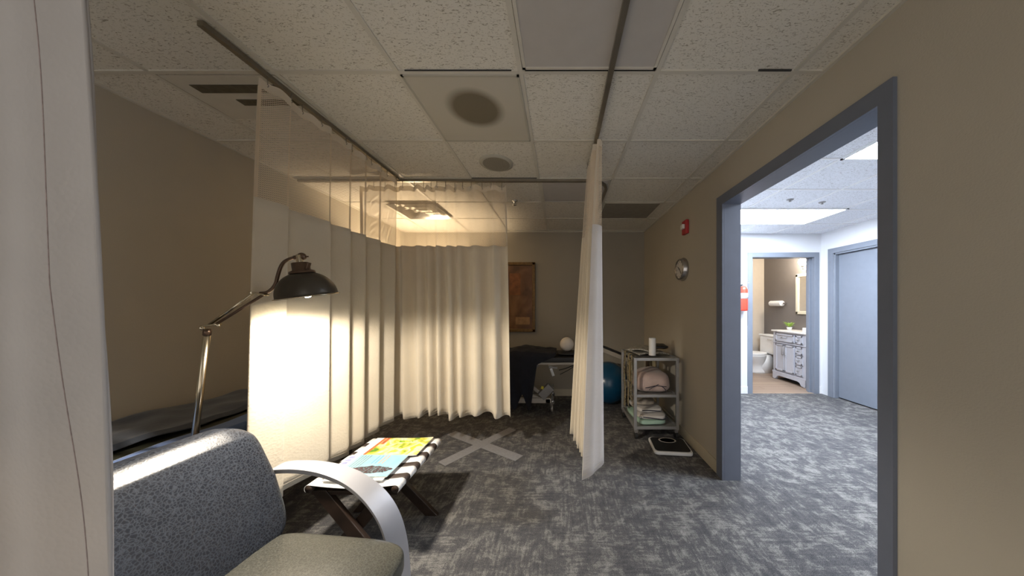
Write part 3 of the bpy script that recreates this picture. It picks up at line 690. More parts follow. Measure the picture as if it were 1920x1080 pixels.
def magazine(label, x0, x1, y0, y1, z, cover, rot=0.0, extra=None, curl=0.0):
    c = ((x0+x1)/2, (y0+y1)/2); t = thing('magazine', label, 'magazine', (c[0], c[1], z))
    R = Matrix.Translation((c[0], c[1], 0)) @ Matrix.Rotation(rot, 4, 'Z') @ Matrix.Translation((-c[0], -c[1], 0))
    bend = lambda x, y: curl*(1-math.cos(PI*(x-x0)/(x1-x0)*2))*0.0 + curl*max(0, (x-x0)/(x1-x0)-0.6)**2*4
    def sheet(a0, a1, b0, b1, zz, th, name, mat):
        m_ = MB().surf(lambda u, v: Vector((a0+(a1-a0)*u, b0+(b1-b0)*v, zz+bend(a0+(a1-a0)*u, 0))), 16, 4); m_.xf(R); return m_.build(name, mat, t, thick=th)
    m_ = MB(); 
    m_.surf(lambda u, v: Vector((x0+(x1-x0)*u, y0+(y1-y0)*v, z+0.003+bend(x0+(x1-x0)*u, 0))), 16, 3); m_.xf(R); m_.build('pages', 'paper', t, thick=0.005)
    sheet(x0-0.001, x1+0.001, y0-0.001, y1+0.001, z+0.0062, 0.0006, 'cover', cover)
    if extra: extra(t, R, z+0.0069, bend)
    return t
def printed(t, R, pts, z, mat, name):
    m_ = MB(); vs = [m_.bm.verts.new((x, y, z)) for x, y in pts]; m_.bm.faces.new(vs); m_.xf(R); return m_.build(name, mat, t, thick=0.0004)
def rect(a, b, c, d): return [(a, c), (b, c), (b, d), (a, d)]
# titles run up along the left (masthead at the left, page foot at the right)
def ex_green(t, R, z, bend):
    printed(t, R, rect(-1.39, -1.335, 1.90, 2.155), z, 'mag_white', 'masthead')
    printed(t, R, rect(-1.333, -1.315, 1.90, 2.155), z, 'mag_orange', 'title_band')
    printed(t, R, rect(-1.31, -1.285, 2.06, 2.155), z, 'mag_orange', 'title_band')
    blobs = [(-1.16, 2.10, 0.05, 0.016), (-1.08, 2.11, 0.03, 0.02)]
    for bx, by, rx, ry in blobs: printed(t, R, [(bx+rx*math.cos(a)*(1+0.2*math.sin(3*a)), by+ry*math.sin(a)) for a in [2*PI*k/18 for k in range(18)]], z, 'mag_leaf', 'leaf_picture')
    printed(t, R, [(-1.07, 1.905), (-0.985, 1.905), (-0.99, 1.96), (-1.03, 1.99), (-1.08, 1.95)], z+0.0003, 'mag_lemon', 'fruit_picture')
def ex_blue(t, R, z, bend):
    printed(t, R, rect(-1.395, -1.33, 1.655, 1.895), z, 'mag_white', 'masthead')
    for k in range(6): printed(t, R, rect(-1.385, -1.35, 1.67+k*0.036, 1.696+k*0.036), z+0.0004, 'mag_text', 'title_letter')
    for k in range(4): printed(t, R, rect(-1.31+0.018*k, -1.303+0.018*k, 1.70+0.02*k, 1.885), z, 'ink', 'print_line')
    for k, mm in enumerate(('ink_blue', 'ink_blue', 'ink_red', 'ink_red')): printed(t, R, rect(-1.20+0.022*k, -1.192+0.022*k, 1.79, 1.885), z, mm, 'print_line')
    random.seed(5)
    pts = [(-1.16+0.135*math.cos(a)*(0.85+0.22*random.random()), 1.722+0.042*math.sin(a)*(0.8+0.3*random.random())) for a in [2*PI*k/34 for k in range(34)]]
    printed(t, R, pts, z+0.0002, 'berry', 'berry_picture')
def ex_white(t, R, z, bend):
    for k in range(5): printed(t, R, rect(-1.32+0.05*k, -1.29+0.05*k, 1.640, 1.652), z, 'ink', 'print_line')
magazine('open white-paged magazine lying beneath the blue one', -1.37, -1.03, 1.628, 1.87, ZS, 'paper', 0.02, ex_white)
magazine('light blue magazine with a dark berry picture on the near half of the stool', -1.395, -1.015, 1.655, 1.895, ZS+0.008, 'mag_blue', 0.0, ex_blue)
magazine('yellow and green magazine on the far half of the stool', -1.39, -0.965, 1.90, 2.155, ZS, 'mag_green', 0.0, ex_green, 0.012)

# ------------------------------------------------------------------ reading lamp
def lamp():
    y = 1.39
    t = thing('floor_lamp', 'bronze and nickel reading lamp with dark dome shade lit beside the curtain', 'lamp', (-1.885, y, 0))
    MB().lathe([(0, 0), (0.13, 0), (0.135, 0.012), (0.12, 0.022), (0.04, 0.03), (0.02, 0.06), (0, 0.06)], (-1.885, y, 0)).build('base', 'bronze', t, smooth=True)
    j = Vector(at(389, 617, 1.385)); b = Vector((-1.885, y, 0.04)); mid = b.lerp(j, 0.55)
    MB().tube([b, mid], 0.017, 20).build('pole', 'nickel', t, smooth=True)
    MB().tube([mid, j], 0.013, 20).build('pole', 'nickel', t, smooth=True)
    d = (j-b).normalized()
    MB().cyl(mid-d*0.012, mid+d*0.012, 0.0185).build('collar', 'bronze', t, smooth=True)
    MB().cyl(j-d*0.03, j+d*0.0, 0.015).build('collar', 'bronze', t, smooth=True)
    # joint bracket
    k1 = at(381, 612, 1.385); k2 = at(410, 608, 1.385)
    MB().beam(k1, k2, 0.03, 0.010).build('joint_plate', 'nickel', t, bevel=0.003)
    MB().cyl(at(379, 615, 1.37), at(379, 615, 1.40), 0.010, 16).cyl(at(409, 610, 1.37), at(409, 610, 1.40), 0.007, 16).build('joint_screw', 'nickel', t, smooth=True)
    e = at(476, 549, 1.39); e2 = at(495, 552, 1.39)
    MB().tube([at(392, 609, 1.385), e], 0.0062, 14).build('arm_rod', 'nickel', t, smooth=True)
    MB().tube([at(405, 608, 1.385), e2], 0.0062, 14).build('arm_rod', 'bronze', t, smooth=True)
    MB().beam(at(470, 548, 1.39), at(500, 553, 1.39), 0.03, 0.008).cyl(at(472, 549, 1.375), at(472, 549, 1.405), 0.007, 16).build('joint_plate', 'nickel', t, bevel=0.002)
    pts = smooth_path([at(488, 550, 1.39), at(502, 549, 1.395), at(517, 535, 1.40), at(521, 515, 1.405), at(529, 493, 1.41), at(543, 485, 1.415), at(556, 482.5, 1.42)], 3)
    MB().tube(pts, 0.0078, 14).build('gooseneck', 'bronze', t, smooth=True)
    c = at(566, 481, 1.42)
    MB().ball(c, 0.019).cyl(at(571, 481, 1.42), at(578, 481, 1.42), 0.0035, 10).cyl(at(552, 483, 1.42), at(559, 482, 1.42), 0.0105, 16).build('swivel', 'bronze', t, smooth=True)
    rim = at(577.5, 555.5, 1.42); top = at(571, 509, 1.42)
    ax = (c-rim).normalized(); ax = Vector((-0.118, -0.138, 1)).normalized()
    R0 = 0.122; H = 0.122
    prof = [(R0+0.006, -0.002), (R0, 0.004)] + [(R0*math.cos(a)**0.9+0.0, 0.004+(H-0.004)*math.sin(a)) for a in [PI/2*k/18 for k in range(1, 16)]] + [(0.035, H+0.002), (0.030, H+0.005)]
    MB().lathe(prof, rim, ax, 64).build('lamp_shade', 'shade', t, smooth=True, fix=True)
    pin = [(r*0.975, h-0.003) for r, h in prof[1:]] + [(0, H-0.002)]
    MB().lathe(pin, rim, ax, 64).build('shade_lining', 'shade_in', t, smooth=True)
    MB().lathe([(R0+0.001, -0.003), (R0+0.008, -0.003), (R0+0.008, 0.001), (R0+0.001, 0.003)], rim, ax, 64).build('shade_rim', 'nickel', t, smooth=True)
    MB().lathe([(0.052, H-0.006), (0.050, H+0.004), (0.036, H+0.010), (0.034, H+0.045), (0.030, H+0.047), (0, H+0.047)], rim, ax, 32).build('socket_cup', 'bronze', t, smooth=True)
    MB().lathe([(0.014, H+0.045), (0.013, H+0.06), (0.009, H+0.068), (0.009, H+0.085), (0, H+0.085)], rim, ax, 24).build('stem', 'nickel', t, smooth=True)
    MB().box(rim+ax*(H+0.030)+Vector((0.040, -0.005, 0)), (0.012, 0.02, 0.034), (0, 0.3, 0)).build('switch', 'bronze', t, bevel=0.003)
    MB().ball(rim+ax*0.022, 0.028).build('bulb', 'bulb', t, smooth=True)
    MB().tube([rim+ax*0.04, rim+ax*H], 0.014, 14).build('socket', 'bronze', t, smooth=True)
    L = bpy.data.lights.new('reading_lamp_light', 'SPOT'); L.energy = 60; L.color = (1.0, 0.89, 0.75); L.shadow_soft_size = 0.05; L.spot_size = math.radians(160); L.spot_blend = 0.35
    lo = bpy.data.objects.new('reading_lamp_light', L); COL.objects.link(lo); lo.location = rim-ax*0.026
    lo.rotation_euler = (-ax).to_track_quat('-Z', 'Y').to_euler()
    lo.parent = t; lo.location = (rim-ax*0.012)-Vector(t.location)
lamp()

# ------------------------------------------------------------------ treatment bed at the left wall
def bed():
    t = thing('treatment_bed', 'padded treatment bed against the left wall with dark slate sheet', 'bed', (-2.18, 1.9, 0))
    MB().bb(-2.50, -1.93, 0.95, 2.75, 0.66, 0.735).build('mattress', 'olive', t, bevel=0.02)
    MB().bb(-2.48, -1.95, 0.98, 2.72, 0.62, 0.66).build('frame', 'dkwood', t, bevel=0.004)
    for x in (-2.44, -1.99):
        for y in (1.05, 2.64): MB().bb(x-0.03, x+0.03, y-0.03, y+0.03, 0, 0.62).build('leg', 'dkwood', t, bevel=0.004)
    def f(u, v):
        y = 1.0+1.75*v; xe = -2.16+0.05*math.sin(y*5)+0.20*max(0, y-1.75)
        x = -2.505+(min(xe, -1.925)+2.505)*u
        z = 0.775+0.012*math.sin(9*y+4*x)*math.sin(3*y)+0.02*noise.noise(Vector((x*7, y*6, 0)))-(0.018 if u > 0.97 else 0)+0.02*(1-u)
        return Vector((x, y, z))
    tag(MB().surf(f, 40, 90).build('bed_sheet', 'slate', None, smooth=True, thick=0.006, org=(-2.3, 1.9, 0.77)), 'crumpled dark slate sheet lying on the bed by the left wall', 'sheet')
    def g(u, v):
        y = 1.0+0.92*v; x = -2.03+0.14*u
        z = 0.750+0.008*math.sin(14*y)*0.6
        if u > 0.75: x = -1.925+0.012*(u-0.75)*4; z -= (u-0.75)*4*0.12
        return Vector((x, y, z))
    tag(MB().surf(g, 24, 60).build('blue_towel', 'blue_towel', None, smooth=True, thick=0.008, org=(-2.0, 1.45, 0.76)), 'blue towel along the near edge of the bed behind the armchair', 'towel')
bed()

# ------------------------------------------------------------------ back of the room
def picture():
    t = thing('framed_picture', 'gilt-framed rust brown abstract picture on the back wall', 'picture', (-0.70, YB, 1.65))
    x0, x1, z0, z1 = -1.13, -0.40, 1.04, 2.17
    m_ = MB()
    for a in ((x0, x1, z0, z0+0.05), (x0, x1, z1-0.05, z1), (x0, x0+0.05, z0, z1), (x1-0.05, x1, z0, z1)): m_.bb(a[0], a[1], YB-0.035, YB-0.002, a[2], a[3])
    m_.build('frame', 'gold', t, bevel=0.008)
    MB().bb(x0+0.045, x1-0.045, YB-0.016, YB-0.010, z0+0.045, z1-0.045).build('canvas', 'art', t)
    m_ = MB().bb(x1-0.32, x1-0.09, YB-0.0175, YB-0.016, z0+0.12, z0+0.24); m_.build('painted_block', 'art_light', t)
    MB().bb(x1-0.42, x1-0.24, YB-0.0172, YB-0.016, z0+0.60, z0+0.95).build('painted_block', simple('dark_rust', (0.20, 0.075, 0.025), 0.6, var=0.3), t)
picture()
def table():
    t = thing('treatment_table', 'white metal lift treatment table with black pad behind the back curtain', 'table', (-0.5, 4.0, 0))
    MB().bb(-1.45, 0.22, 3.78, 4.40, 0.70, 0.775).build('pad', 'black', t, bevel=0.015)
    MB().bb(-1.43, 0.20, 3.80, 3.84, 0.668, 0.698).bb(-1.43, 0.20, 4.34, 4.38, 0.668, 0.698).bb(-1.43, -1.39, 3.84, 4.34, 0.668, 0.698).bb(0.16, 0.20, 3.84, 4.34, 0.668, 0.698).build('top_frame', 'offwhite', t, bevel=0.003)
    MB().bb(-1.30, -0.13, 3.86, 3.92, 0.13, 0.20).bb(-1.30, -0.13, 4.26, 4.32, 0.13, 0.20).build('base_beam', 'offwhite', t, bevel=0.006)
    MB().bb(-0.20, -0.12, 3.86, 4.32, 0.13, 0.19).bb(-1.30, -1.22, 3.86, 4.32, 0.13, 0.19).build('cross_beam', 'offwhite', t, bevel=0.006)
    for x in (-0.11, -1.28):
        for y in (3.90, 4.28):
            w_ = MB().cyl((x-0.014, y, 0.05), (x+0.014, y, 0.05), 0.05).build('wheel', 'greymetal', t, smooth=False, bevel=0.004)
            MB().bb(x-0.03, x+0.03, y-0.025, y+0.025, 0.10, 0.145).tube([(x, y, 0.14), (x, y, 0.28)], 0.012, 10).build('caster_fork', 'chrome', w_)
    MB().beam((-0.75, 3.95, 0.62), (-0.22, 3.95, 0.20), 0.03, 0.045).build('scissor_arm', 'offwhite', t, bevel=0.004)
    MB().beam((-0.25, 3.90, 0.17), (-0.95, 3.90, 0.42), 0.03, 0.05).build('scissor_arm', 'offwhite', t, bevel=0.004)
    MB().beam((-1.0, 3.95, 0.20), (-0.30, 3.95, 0.64), 0.03, 0.045).build('scissor_arm', 'greymetal', t, bevel=0.004)
    m_ = MB().beam((-0.26, 3.88, 0.22), (-0.12, 3.88, 0.36), 0.10, 0.12).build('motor_box', 'greymetal', t, bevel=0.01)
    MB().box(at(1017, 727, 3.815), (0.035, 0.004, 0.04), (0, 0.4, 0)).build('sticker', 'yellow', t)
    MB().beam(at(1028, 684, 3.80), at(1072, 679, 3.80), 0.02, 0.022).build('side_rail', 'offwhite', t, bevel=0.003)
    MB().beam(at(1033, 691, 3.78), at(1038, 705, 3.78), 0.012, 0.035, up=(1, 0, 0.2)).build('lever', 'chrome', t, bevel=0.003)
    MB().beam(at(1029, 688, 3.79), at(1045, 690, 3.79), 0.02, 0.028).build('bracket', 'greymetal', t, bevel=0.003)
    MB().tube([at(1048, 694, 3.80), at(1060, 691, 3.80), at(1078, 684, 3.80)], 0.007, 8).tube([at(1050, 702, 3.80), at(1064, 695, 3.80), at(1078, 686, 3.80)], 0.005, 8).build('cable', 'rubber', t, smooth=True)
table()
# dark garment draped over the table
def drape():
    def f(u, v):       # u across, v from back of pad to hanging tip
        vt = 0.42
        x0, x1 = -1.20, -0.05
        if v < vt:
            k = v/vt; x = x0+(x1-x0)*u; y = 4.28-0.52*k
            z = 0.79+0.07*math.exp(-((u-0.62)/0.20)**2)*(0.4+0.6*math.sin(PI*k))+0.018*noise.noise(Vector((x*9, y*9, 1)))+0.03
            z = max(z, 0.79); return Vector((x, y, z))
        k = (v-vt)/(1-vt); xl = -0.92+0.28*k; xr = -0.29-0.10*k
        if k < 0.15: a = k/0.15; xl = x0+(xl-x0)*a; xr = x1+(xr-x1)*a
        x = xl+(xr-xl)*u
        L = 0.60+0.10*math.sin(u*7+0.5)+0.12*max(0, 1-abs(u-0.8)/0.2)
        z = 0.795-L*k-0.015*math.sin(PI*k)
        y = 3.755-0.018*math.sin(u*14)*k-0.02*min(1, k*4)
        return Vector((x, y, z))
    tag(MB().surf(f, 60, 70).build('dark_jacket', 'navy', None, smooth=True, thick=0.012, org=(-0.55, 3.95, 0.78)), 'black and navy garment draped over the treatment table and hanging down', 'garment')
drape()
tag(MB().ball(Vector((0.0976, 3.98, 0.923)), 0.098).build('white_ball', 'ivory', None, smooth=True, org=at(1063, 647, 3.98)), 'white ball resting on the black cushion beside the white curtain', 'ball')
def cushion():
    def sp(x, p): return math.copysign(abs(x)**p, x)
    def f(u, v):
        th = 2*PI*u; ph = PI*(v-0.5)
        return Vector((0.12+0.155*sp(math.cos(ph), 0.5)*sp(math.cos(th), 0.5), 3.98+0.14*sp(math.cos(ph), 0.5)*sp(math.sin(th), 0.5), 0.801+0.024*sp(math.sin(ph), 0.7)))
    m_ = MB().surf(f, 40, 20); bmesh.ops.remove_doubles(m_.bm, verts=m_.bm.verts, dist=0.0005)
    tag(m_.build('black_cushion', 'black', None, smooth=True, org=(0.09, 3.98, 0.777)), 'flat black cushion on the treatment table under the white ball', 'cushion')
cushion()
tag(MB().ball((0.725, 4.26, 0.31), 0.308, seg=64, rings=36).lathe([(0.0, 0), (0.01, 0), (0.01, 0.004), (0, 0.004)], (0.60, 3.975, 0.31), (-0.4, -1, 0), 12).build('exercise_ball', 'ball', None, smooth=True, org=(0.725, 4.26, 0)), 'large shiny blue exercise ball on the floor between curtain and cart', 'ball')
def bench():
    t = thing('incline_board', 'pale slanted padded board behind the blue exercise ball', 'bench', (0.75, 4.45, 0))
    a, b = Vector((0.42, 4.585, 0.86)), Vector((1.16, 4.585, 0.56)); a.y = b.y = 4.579
    MB().beam(a, b, 0.026, 0.065).build('board_edge', 'offwhite', t, bevel=0.004)
    MB().beam(a+Vector((0.02, 0, 0.05)), b+Vector((0.02, 0, 0.05)), 0.022, 0.035).build('pad', 'black', t, bevel=0.006)
    for x, z in ((0.50, 0.81), (1.08, 0.57)): MB().bb(x-0.015, x+0.015, 4.566, 4.586, 0, z).build('leg', 'greymetal', t)
bench()

# ------------------------------------------------------------------ cart
def cart():
    t = thing('utility_cart', 'grey metal three-shelf rolling cart against the right wall', 'cart', (1.05, 3.4, 0))
    x0, x1, y0, y1 = 0.825, 1.285, 3.10, 3.72
    for x in (x0, x1):
        for y in (y0, y1): MB().bb(x-0.016, x+0.016, y-0.016, y+0.016, 0.10, 0.89).build('post', 'cart', t, bevel=0.004)
    for z in (0.125, 0.475, 0.875):
        s_ = MB().bb(x0, x1, y0, y1, z-0.006, z)
        for a in ((x0, x1, y0-0.012, y0+0.006), (x0, x1, y1-0.006, y1+0.012), (x0-0.012, x0+0.006, y0, y1), (x1-0.006, x1+0.012, y0, y1)): s_.bb(*a, z-0.018, z+0.014)
        s_.build('shelf', 'cart', t, bevel=0.003)
    for x in (x0+0.01, x1-0.01):
        for y in (y0+0.01, y1-0.01):
            w_ = MB().cyl((x-0.014, y, 0.037), (x+0.014, y, 0.037), 0.037).build('caster', 'rubber', t, bevel=0.004)
            MB().box((x, y, 0.082), (0.042, 0.05, 0.045), taper=0.6).build('fork', 'greymetal', w_)
cart()
def lump(name, c, s, mat, label, cat, e=0.6, nz=0.03, fr=6, seed=0, org=None, group=None, flat=True, rot=0):
    def sp(x, p): return math.copysign(abs(x)**p, x)
    R = Matrix.Rotation(rot, 3, 'Z')
    def f(u, v):
        th = 2*PI*u; ph = PI*(v-0.5)
        p = Vector((s[0]*sp(math.cos(ph), e)*sp(math.cos(th), e), s[1]*sp(math.cos(ph), e)*sp(math.sin(th), e), s[2]*sp(math.sin(ph), e)))
        q = p + p.normalized()*nz*noise.noise(Vector((p.x*fr, p.y*fr, p.z*fr+seed*3.1)))
        if flat: q.z = max(q.z, -s[2]*0.98)
        return Vector(c)+R @ q
    m_ = MB().surf(f, 64, 32); bmesh.ops.remove_doubles(m_.bm, verts=m_.bm.verts, dist=0.0003)
    return tag(m_.build(name, mat, None, smooth=True, org=(c[0], c[1], c[2]-s[2])), label, cat, group)
pb = lump('rolled_blanket', (1.06, 3.36, 0.595), (0.20, 0.24, 0.115), 'pink', 'pink folded blanket on the middle shelf of the cart', 'blanket', 0.62, 0.03, 5, 1)
def cord(pts, r=0.004): return [Vector(p) for p in smooth_path(pts, 2)]
MB().tube(cord([(0.94, 3.112, 0.555), (1.0, 3.102, 0.57), (1.06, 3.10, 0.585), (1.12, 3.10, 0.575), (1.17, 3.106, 0.57)]), 0.004, 6).tube(cord([(0.98, 3.108, 0.535), (1.03, 3.10, 0.57), (1.08, 3.098, 0.60)]), 0.003, 6).tube(cord([(1.11, 3.10, 0.58), (1.15, 3.10, 0.55), (1.17, 3.10, 0.515)]), 0.004, 6).build('drawstring', 'stripe', pb, smooth=True)
lump('folded_towel', (1.02, 3.38, 0.162), (0.165, 0.25, 0.028), 'mint', 'mint green folded towel at the bottom of the cart pile', 'towel', 0.4, 0.01, 8, 2, rot=0.1)
lump('folded_towel', (1.05, 3.36, 0.216), (0.16, 0.23, 0.024), 'towel_white', 'white folded towel with navy stripe on the lowest cart shelf', 'towel', 0.4, 0.01, 8, 3, rot=-0.1)
lump('folded_towel', (1.02, 3.40, 0.270), (0.15, 0.20, 0.026), 'towel_white', 'off-white folded towel under the beige one in the cart', 'towel', 0.45, 0.01, 8, 4, rot=0.12)
lump('folded_towel', (0.99, 3.43, 0.334), (0.13, 0.17, 0.028), 'beige_towel', 'beige folded towel topping the pile on the lowest cart shelf', 'towel', 0.5, 0.012, 8, 5)
for o, pts in (('folded_towel.001', [(0.92, 3.128, 0.228), (1.0, 3.118, 0.222), (1.08, 3.122, 0.208), (1.16, 3.14, 0.196), (1.20, 3.16, 0.205)]), ('folded_towel.002', [(0.93, 3.19, 0.278), (1.0, 3.185, 0.282), (1.08, 3.192, 0.272), (1.14, 3.21, 0.262)])):
    MB().tube(cord(pts), 0.005, 6).build('stripe', 'stripe', bpy.data.objects[o], smooth=True)
def newspaper(c, s, rot, label, z):
    def f(u, v):
        p = Matrix.Rotation(rot, 3, 'Z') @ Vector(((u-0.5)*s[0], (v-0.5)*s[1], 0)); return Vector((c[0]+p.x, c[1]+p.y, z+0.022*math.sin(PI*u)*(0.6+0.4*math.sin(3*v))+0.01*noise.noise(p*8)))
    tag(MB().surf(f, 24, 24).build('newspaper', 'news', None, smooth=True, thick=0.012, org=(c[0], c[1], z)), label, 'newspaper', 'newspapers on the cart top')
newspaper((1.05, 3.45), (0.36, 0.42), 0.15, 'flat folded newspaper spread across the top shelf of the cart', 0.902)
newspaper((0.99, 3.42), (0.26, 0.36), -0.5, 'crumpled newspaper lying on another newspaper on top of the cart', 0.942)
bd = lump('strap_bundle', (1.20, 3.42, 0.972), (0.085, 0.11, 0.025), 'black', 'bundle of black straps on top of the cart behind the white cylinder', 'straps', 0.8, 0.03, 14, 6)
random.seed(11)
for k in range(3):
    a = random.random()*6; MB().tube(smooth_path([(1.17+0.07*math.cos(a+j), 3.42+0.09*math.sin(a+1.3*j), 0.965+0.012*math.sin(2*j+k)) for j in range(6)], 2), 0.006, 6).build('strap', 'rubber', bd, smooth=True)
MB_ = MB().lathe([(0, 0), (0.036, 0), (0.038, 0.004), (0.038, 0.19), (0.034, 0.195), (0.012, 0.195), (0.012, 0.185), (0, 0.185)], (1.035, 3.17, 0.905), (0, 0, 1), 32)
tag(MB_.build('paper_roll', 'white', None, smooth=True, org=(1.035, 3.17, 0.905)), 'upright plain white cylinder standing on the front of the cart top', 'roll')
for i, (x, w_, h, m_, l) in enumerate(((0.90, 0.035, 0.27, 'folder', 'tan file standing at the back of the cart middle shelf, leftmost'), (0.95, 0.03, 0.30, 'paper', 'pale file standing beside the tan one at the back of the cart'), (1.12, 0.03, 0.31, 'brownbook', 'dark brown book standing at the back of the cart middle shelf'), (1.18, 0.04, 0.29, 'folder', 'thick tan binder standing at the back right of the cart shelf'))):
    tag(MB().bb(x, x+w_, 3.62, 3.70, 0.489, 0.489+h).build('binder', m_, None, bevel=0.004, org=(x, 3.66, 0.489)), l, 'file')
def hang(y, z1, z0, label, w_=0.05):
    def f(u, v):
        z = z1+(z0-z1)*v
        return Vector((0.800-0.004*math.sin(v*9+y*30), y+(u-0.5)*w_+0.01*math.sin(v*6+y*9), z)) if v > 0.08 else Vector((0.800+0.04*(0.08-v)/0.08, y+(u-0.5)*w_, 0.897+0.004))
    tag(MB().surf(f, 6, 30).build('hanging_strap', 'strapcloth', None, smooth=True, thick=0.005, org=(0.80, y, z0)), label, 'strap', 'straps on the cart side')
hang(3.17, 0.885, 0.40, 'patterned strap hanging on the left side of the cart nearest the front')
hang(3.32, 0.885, 0.30, 'patterned strap hanging in the middle of the cart left side', 0.07)
hang(3.50, 0.885, 0.22, 'patterned strap hanging on the left side of the cart farthest back', 0.08)
# bathroom scale
def scale_():
    t = thing('bathroom_scale', 'black and white bathroom scale on the carpet in front of the cart', 'scale', (1.08, 2.90, 0))
    R = Matrix.Translation((1.12, 2.89, 0)) @ Matrix.Rotation(-0.10, 4, 'Z')
    def rr(w_, h, r=0.04, n=6):
        out = []
        for cx, cy, a0 in ((w_/2-r, h/2-r, 0), (-w_/2+r, h/2-r, PI/2), (-w_/2+r, -h/2+r, PI), (w_/2-r, -h/2+r, 3*PI/2)):
            out += [(cx+r*math.cos(a0+PI/2*k/n), cy+r*math.sin(a0+PI/2*k/n)) for k in range(n+1)]
        return out
    MB().prism(rr(0.37, 0.32), lambda u, v, w: Vector((u, v, 0.008+w)), 0.032).xf(R).build('body', 'white', t, bevel=0.008)
    MB().prism(rr(0.34, 0.285), lambda u, v, w: Vector((u, v, 0.041+w)), 0.004).xf(R).build('mat', 'black', t, bevel=0.002)
    MB().lathe([(0, 0.045), (0.075, 0.045), (0.085, 0.047), (0.09, 0.045), (0.09, 0.04)], (0, 0, 0), (0, 0, 1), 40).xf(Matrix.Diagonal((1.0, 0.62, 1, 1))).xf(R @ Matrix.Translation((0, 0.085, 0))).build('dial_window', 'clock_face', t, smooth=True)
    for x in (-0.14, 0.14):
        for y in (-0.12, 0.12): MB().cyl((x, y, 0), (x, y, 0.01), 0.014).xf(R).build('foot', 'rubber', t)
scale_()
# floor marking
def cross():
    z = 0.003; m_ = MB()
    def strip(a, b, w_, z):
        a, b = Vector((*a, z)), Vector((*b, z)); m_.beam(a, b, w_, 0.0022)
    strip((-1.247, 3.24), (-0.39, 2.70), 0.115, 0.002); strip((-0.56, 3.35), (-1.09, 2.60), 0.115, 0.0028)
    tag(m_.build('floor_cross', 'floormark', None, org=(-0.82, 2.97, 0)), 'large pale grey cross on the carpet in front of the back curtain', 'floormark')
cross()

# ------------------------------------------------------------------ right wall things
def strobe():
    y, z = 3.05, 2.305
    t = thing('fire_alarm', 'red fire alarm strobe high on the right wall above the clock', 'alarm', (XR, y, z))
    MB().bb(XR-0.035, XR, y-0.055, y+0.055, z-0.075, z+0.075).build('housing', 'red', t, bevel=0.01)
    MB().bb(XR-0.062, XR-0.035, y-0.03, y+0.03, z-0.02, z+0.03).build('strobe_lens', 'strobe', t, bevel=0.006)
strobe()
def clock():
    y, z = 3.13, 1.862
    t = thing('wall_clock', 'round wall clock with thick silver rim on the right wall', 'clock', (XR, y, z))
    MB().lathe([(0, 0), (0.125, 0), (0.128, 0.012), (0.118, 0.03), (0.116, 0.05), (0.110, 0.056), (0.100, 0.056), (0.098, 0.044), (0, 0.044)], (XR, y, z), (-1, 0, 0), 48).build('rim', 'clock_rim', t, smooth=True)
    fc = MB().lathe([(0, 0.0455), (0.097, 0.0455), (0.097, 0.044)], (XR, y, z), (-1, 0, 0), 48).build('face', 'clock_face', t)
    m_ = MB()
    for k in range(12):
        a = PI*k/6; m_.box((XR-0.0465, y+0.082*math.sin(a), z+0.082*math.cos(a)), (0.002, 0.005, 0.014), (-a, 0, 0))
    m_.build('hour_marks', 'shadow', fc)
    for a, L, w_ in ((0.9, 0.05, 0.007), (-2.4, 0.072, 0.005)):
        MB().beam((XR-0.049, y, z), (XR-0.049, y+L*math.sin(a), z+L*math.cos(a)), 0.002, w_, up=(1, 0, 0)).build('hand', 'shadow', t)
    MB().cyl((XR-0.047, y, z), (XR-0.052, y, z), 0.007).build('hub', 'shadow', t)
clock()

# ------------------------------------------------------------------ hall and bathroom things
def extinguisher():
    x, y = 3.015, HY-0.075
    t = thing('fire_extinguisher', 'red fire extinguisher hanging on the hall wall left of the bathroom door', 'fire extinguisher', (x, y, 1.38))
    MB().lathe([(0, 0), (0.05, 0), (0.06, 0.01), (0.062, 0.03), (0.062, 0.34), (0.05, 0.385), (0.025, 0.405), (0, 0.405)], (x, y, 1.38), (0, 0, 1), 32).build('cylinder', 'ext_red', t, smooth=True)
    MB().lathe([(0.0632, 0.20), (0.0636, 0.20), (0.0636, 0.29), (0.0632, 0.29)], (x, y, 1.38), (0, 0, 1), 32).build('paper_label', 'white', t, smooth=True)
    MB().cyl((x, y, 1.785), (x, y, 1.81), 0.02).beam((x-0.01, y, 1.82), (x+0.09, y, 1.845), 0.016, 0.012).beam((x-0.01, y, 1.845), (x+0.07, y, 1.875), 0.016, 0.010).build('valve_handle', 'greymetal', t)
    MB().tube(smooth_path([(x-0.02, y, 1.81), (x-0.07, y, 1.80), (x-0.085, y, 1.70), (x-0.08, y, 1.55)], 2), 0.008, 8).build('hose', 'rubber', t, smooth=True)
    MB().bb(x-0.02, x+0.02, HY-0.012, HY, 1.70, 1.82).build('bracket', 'greymetal', t)
extinguisher()
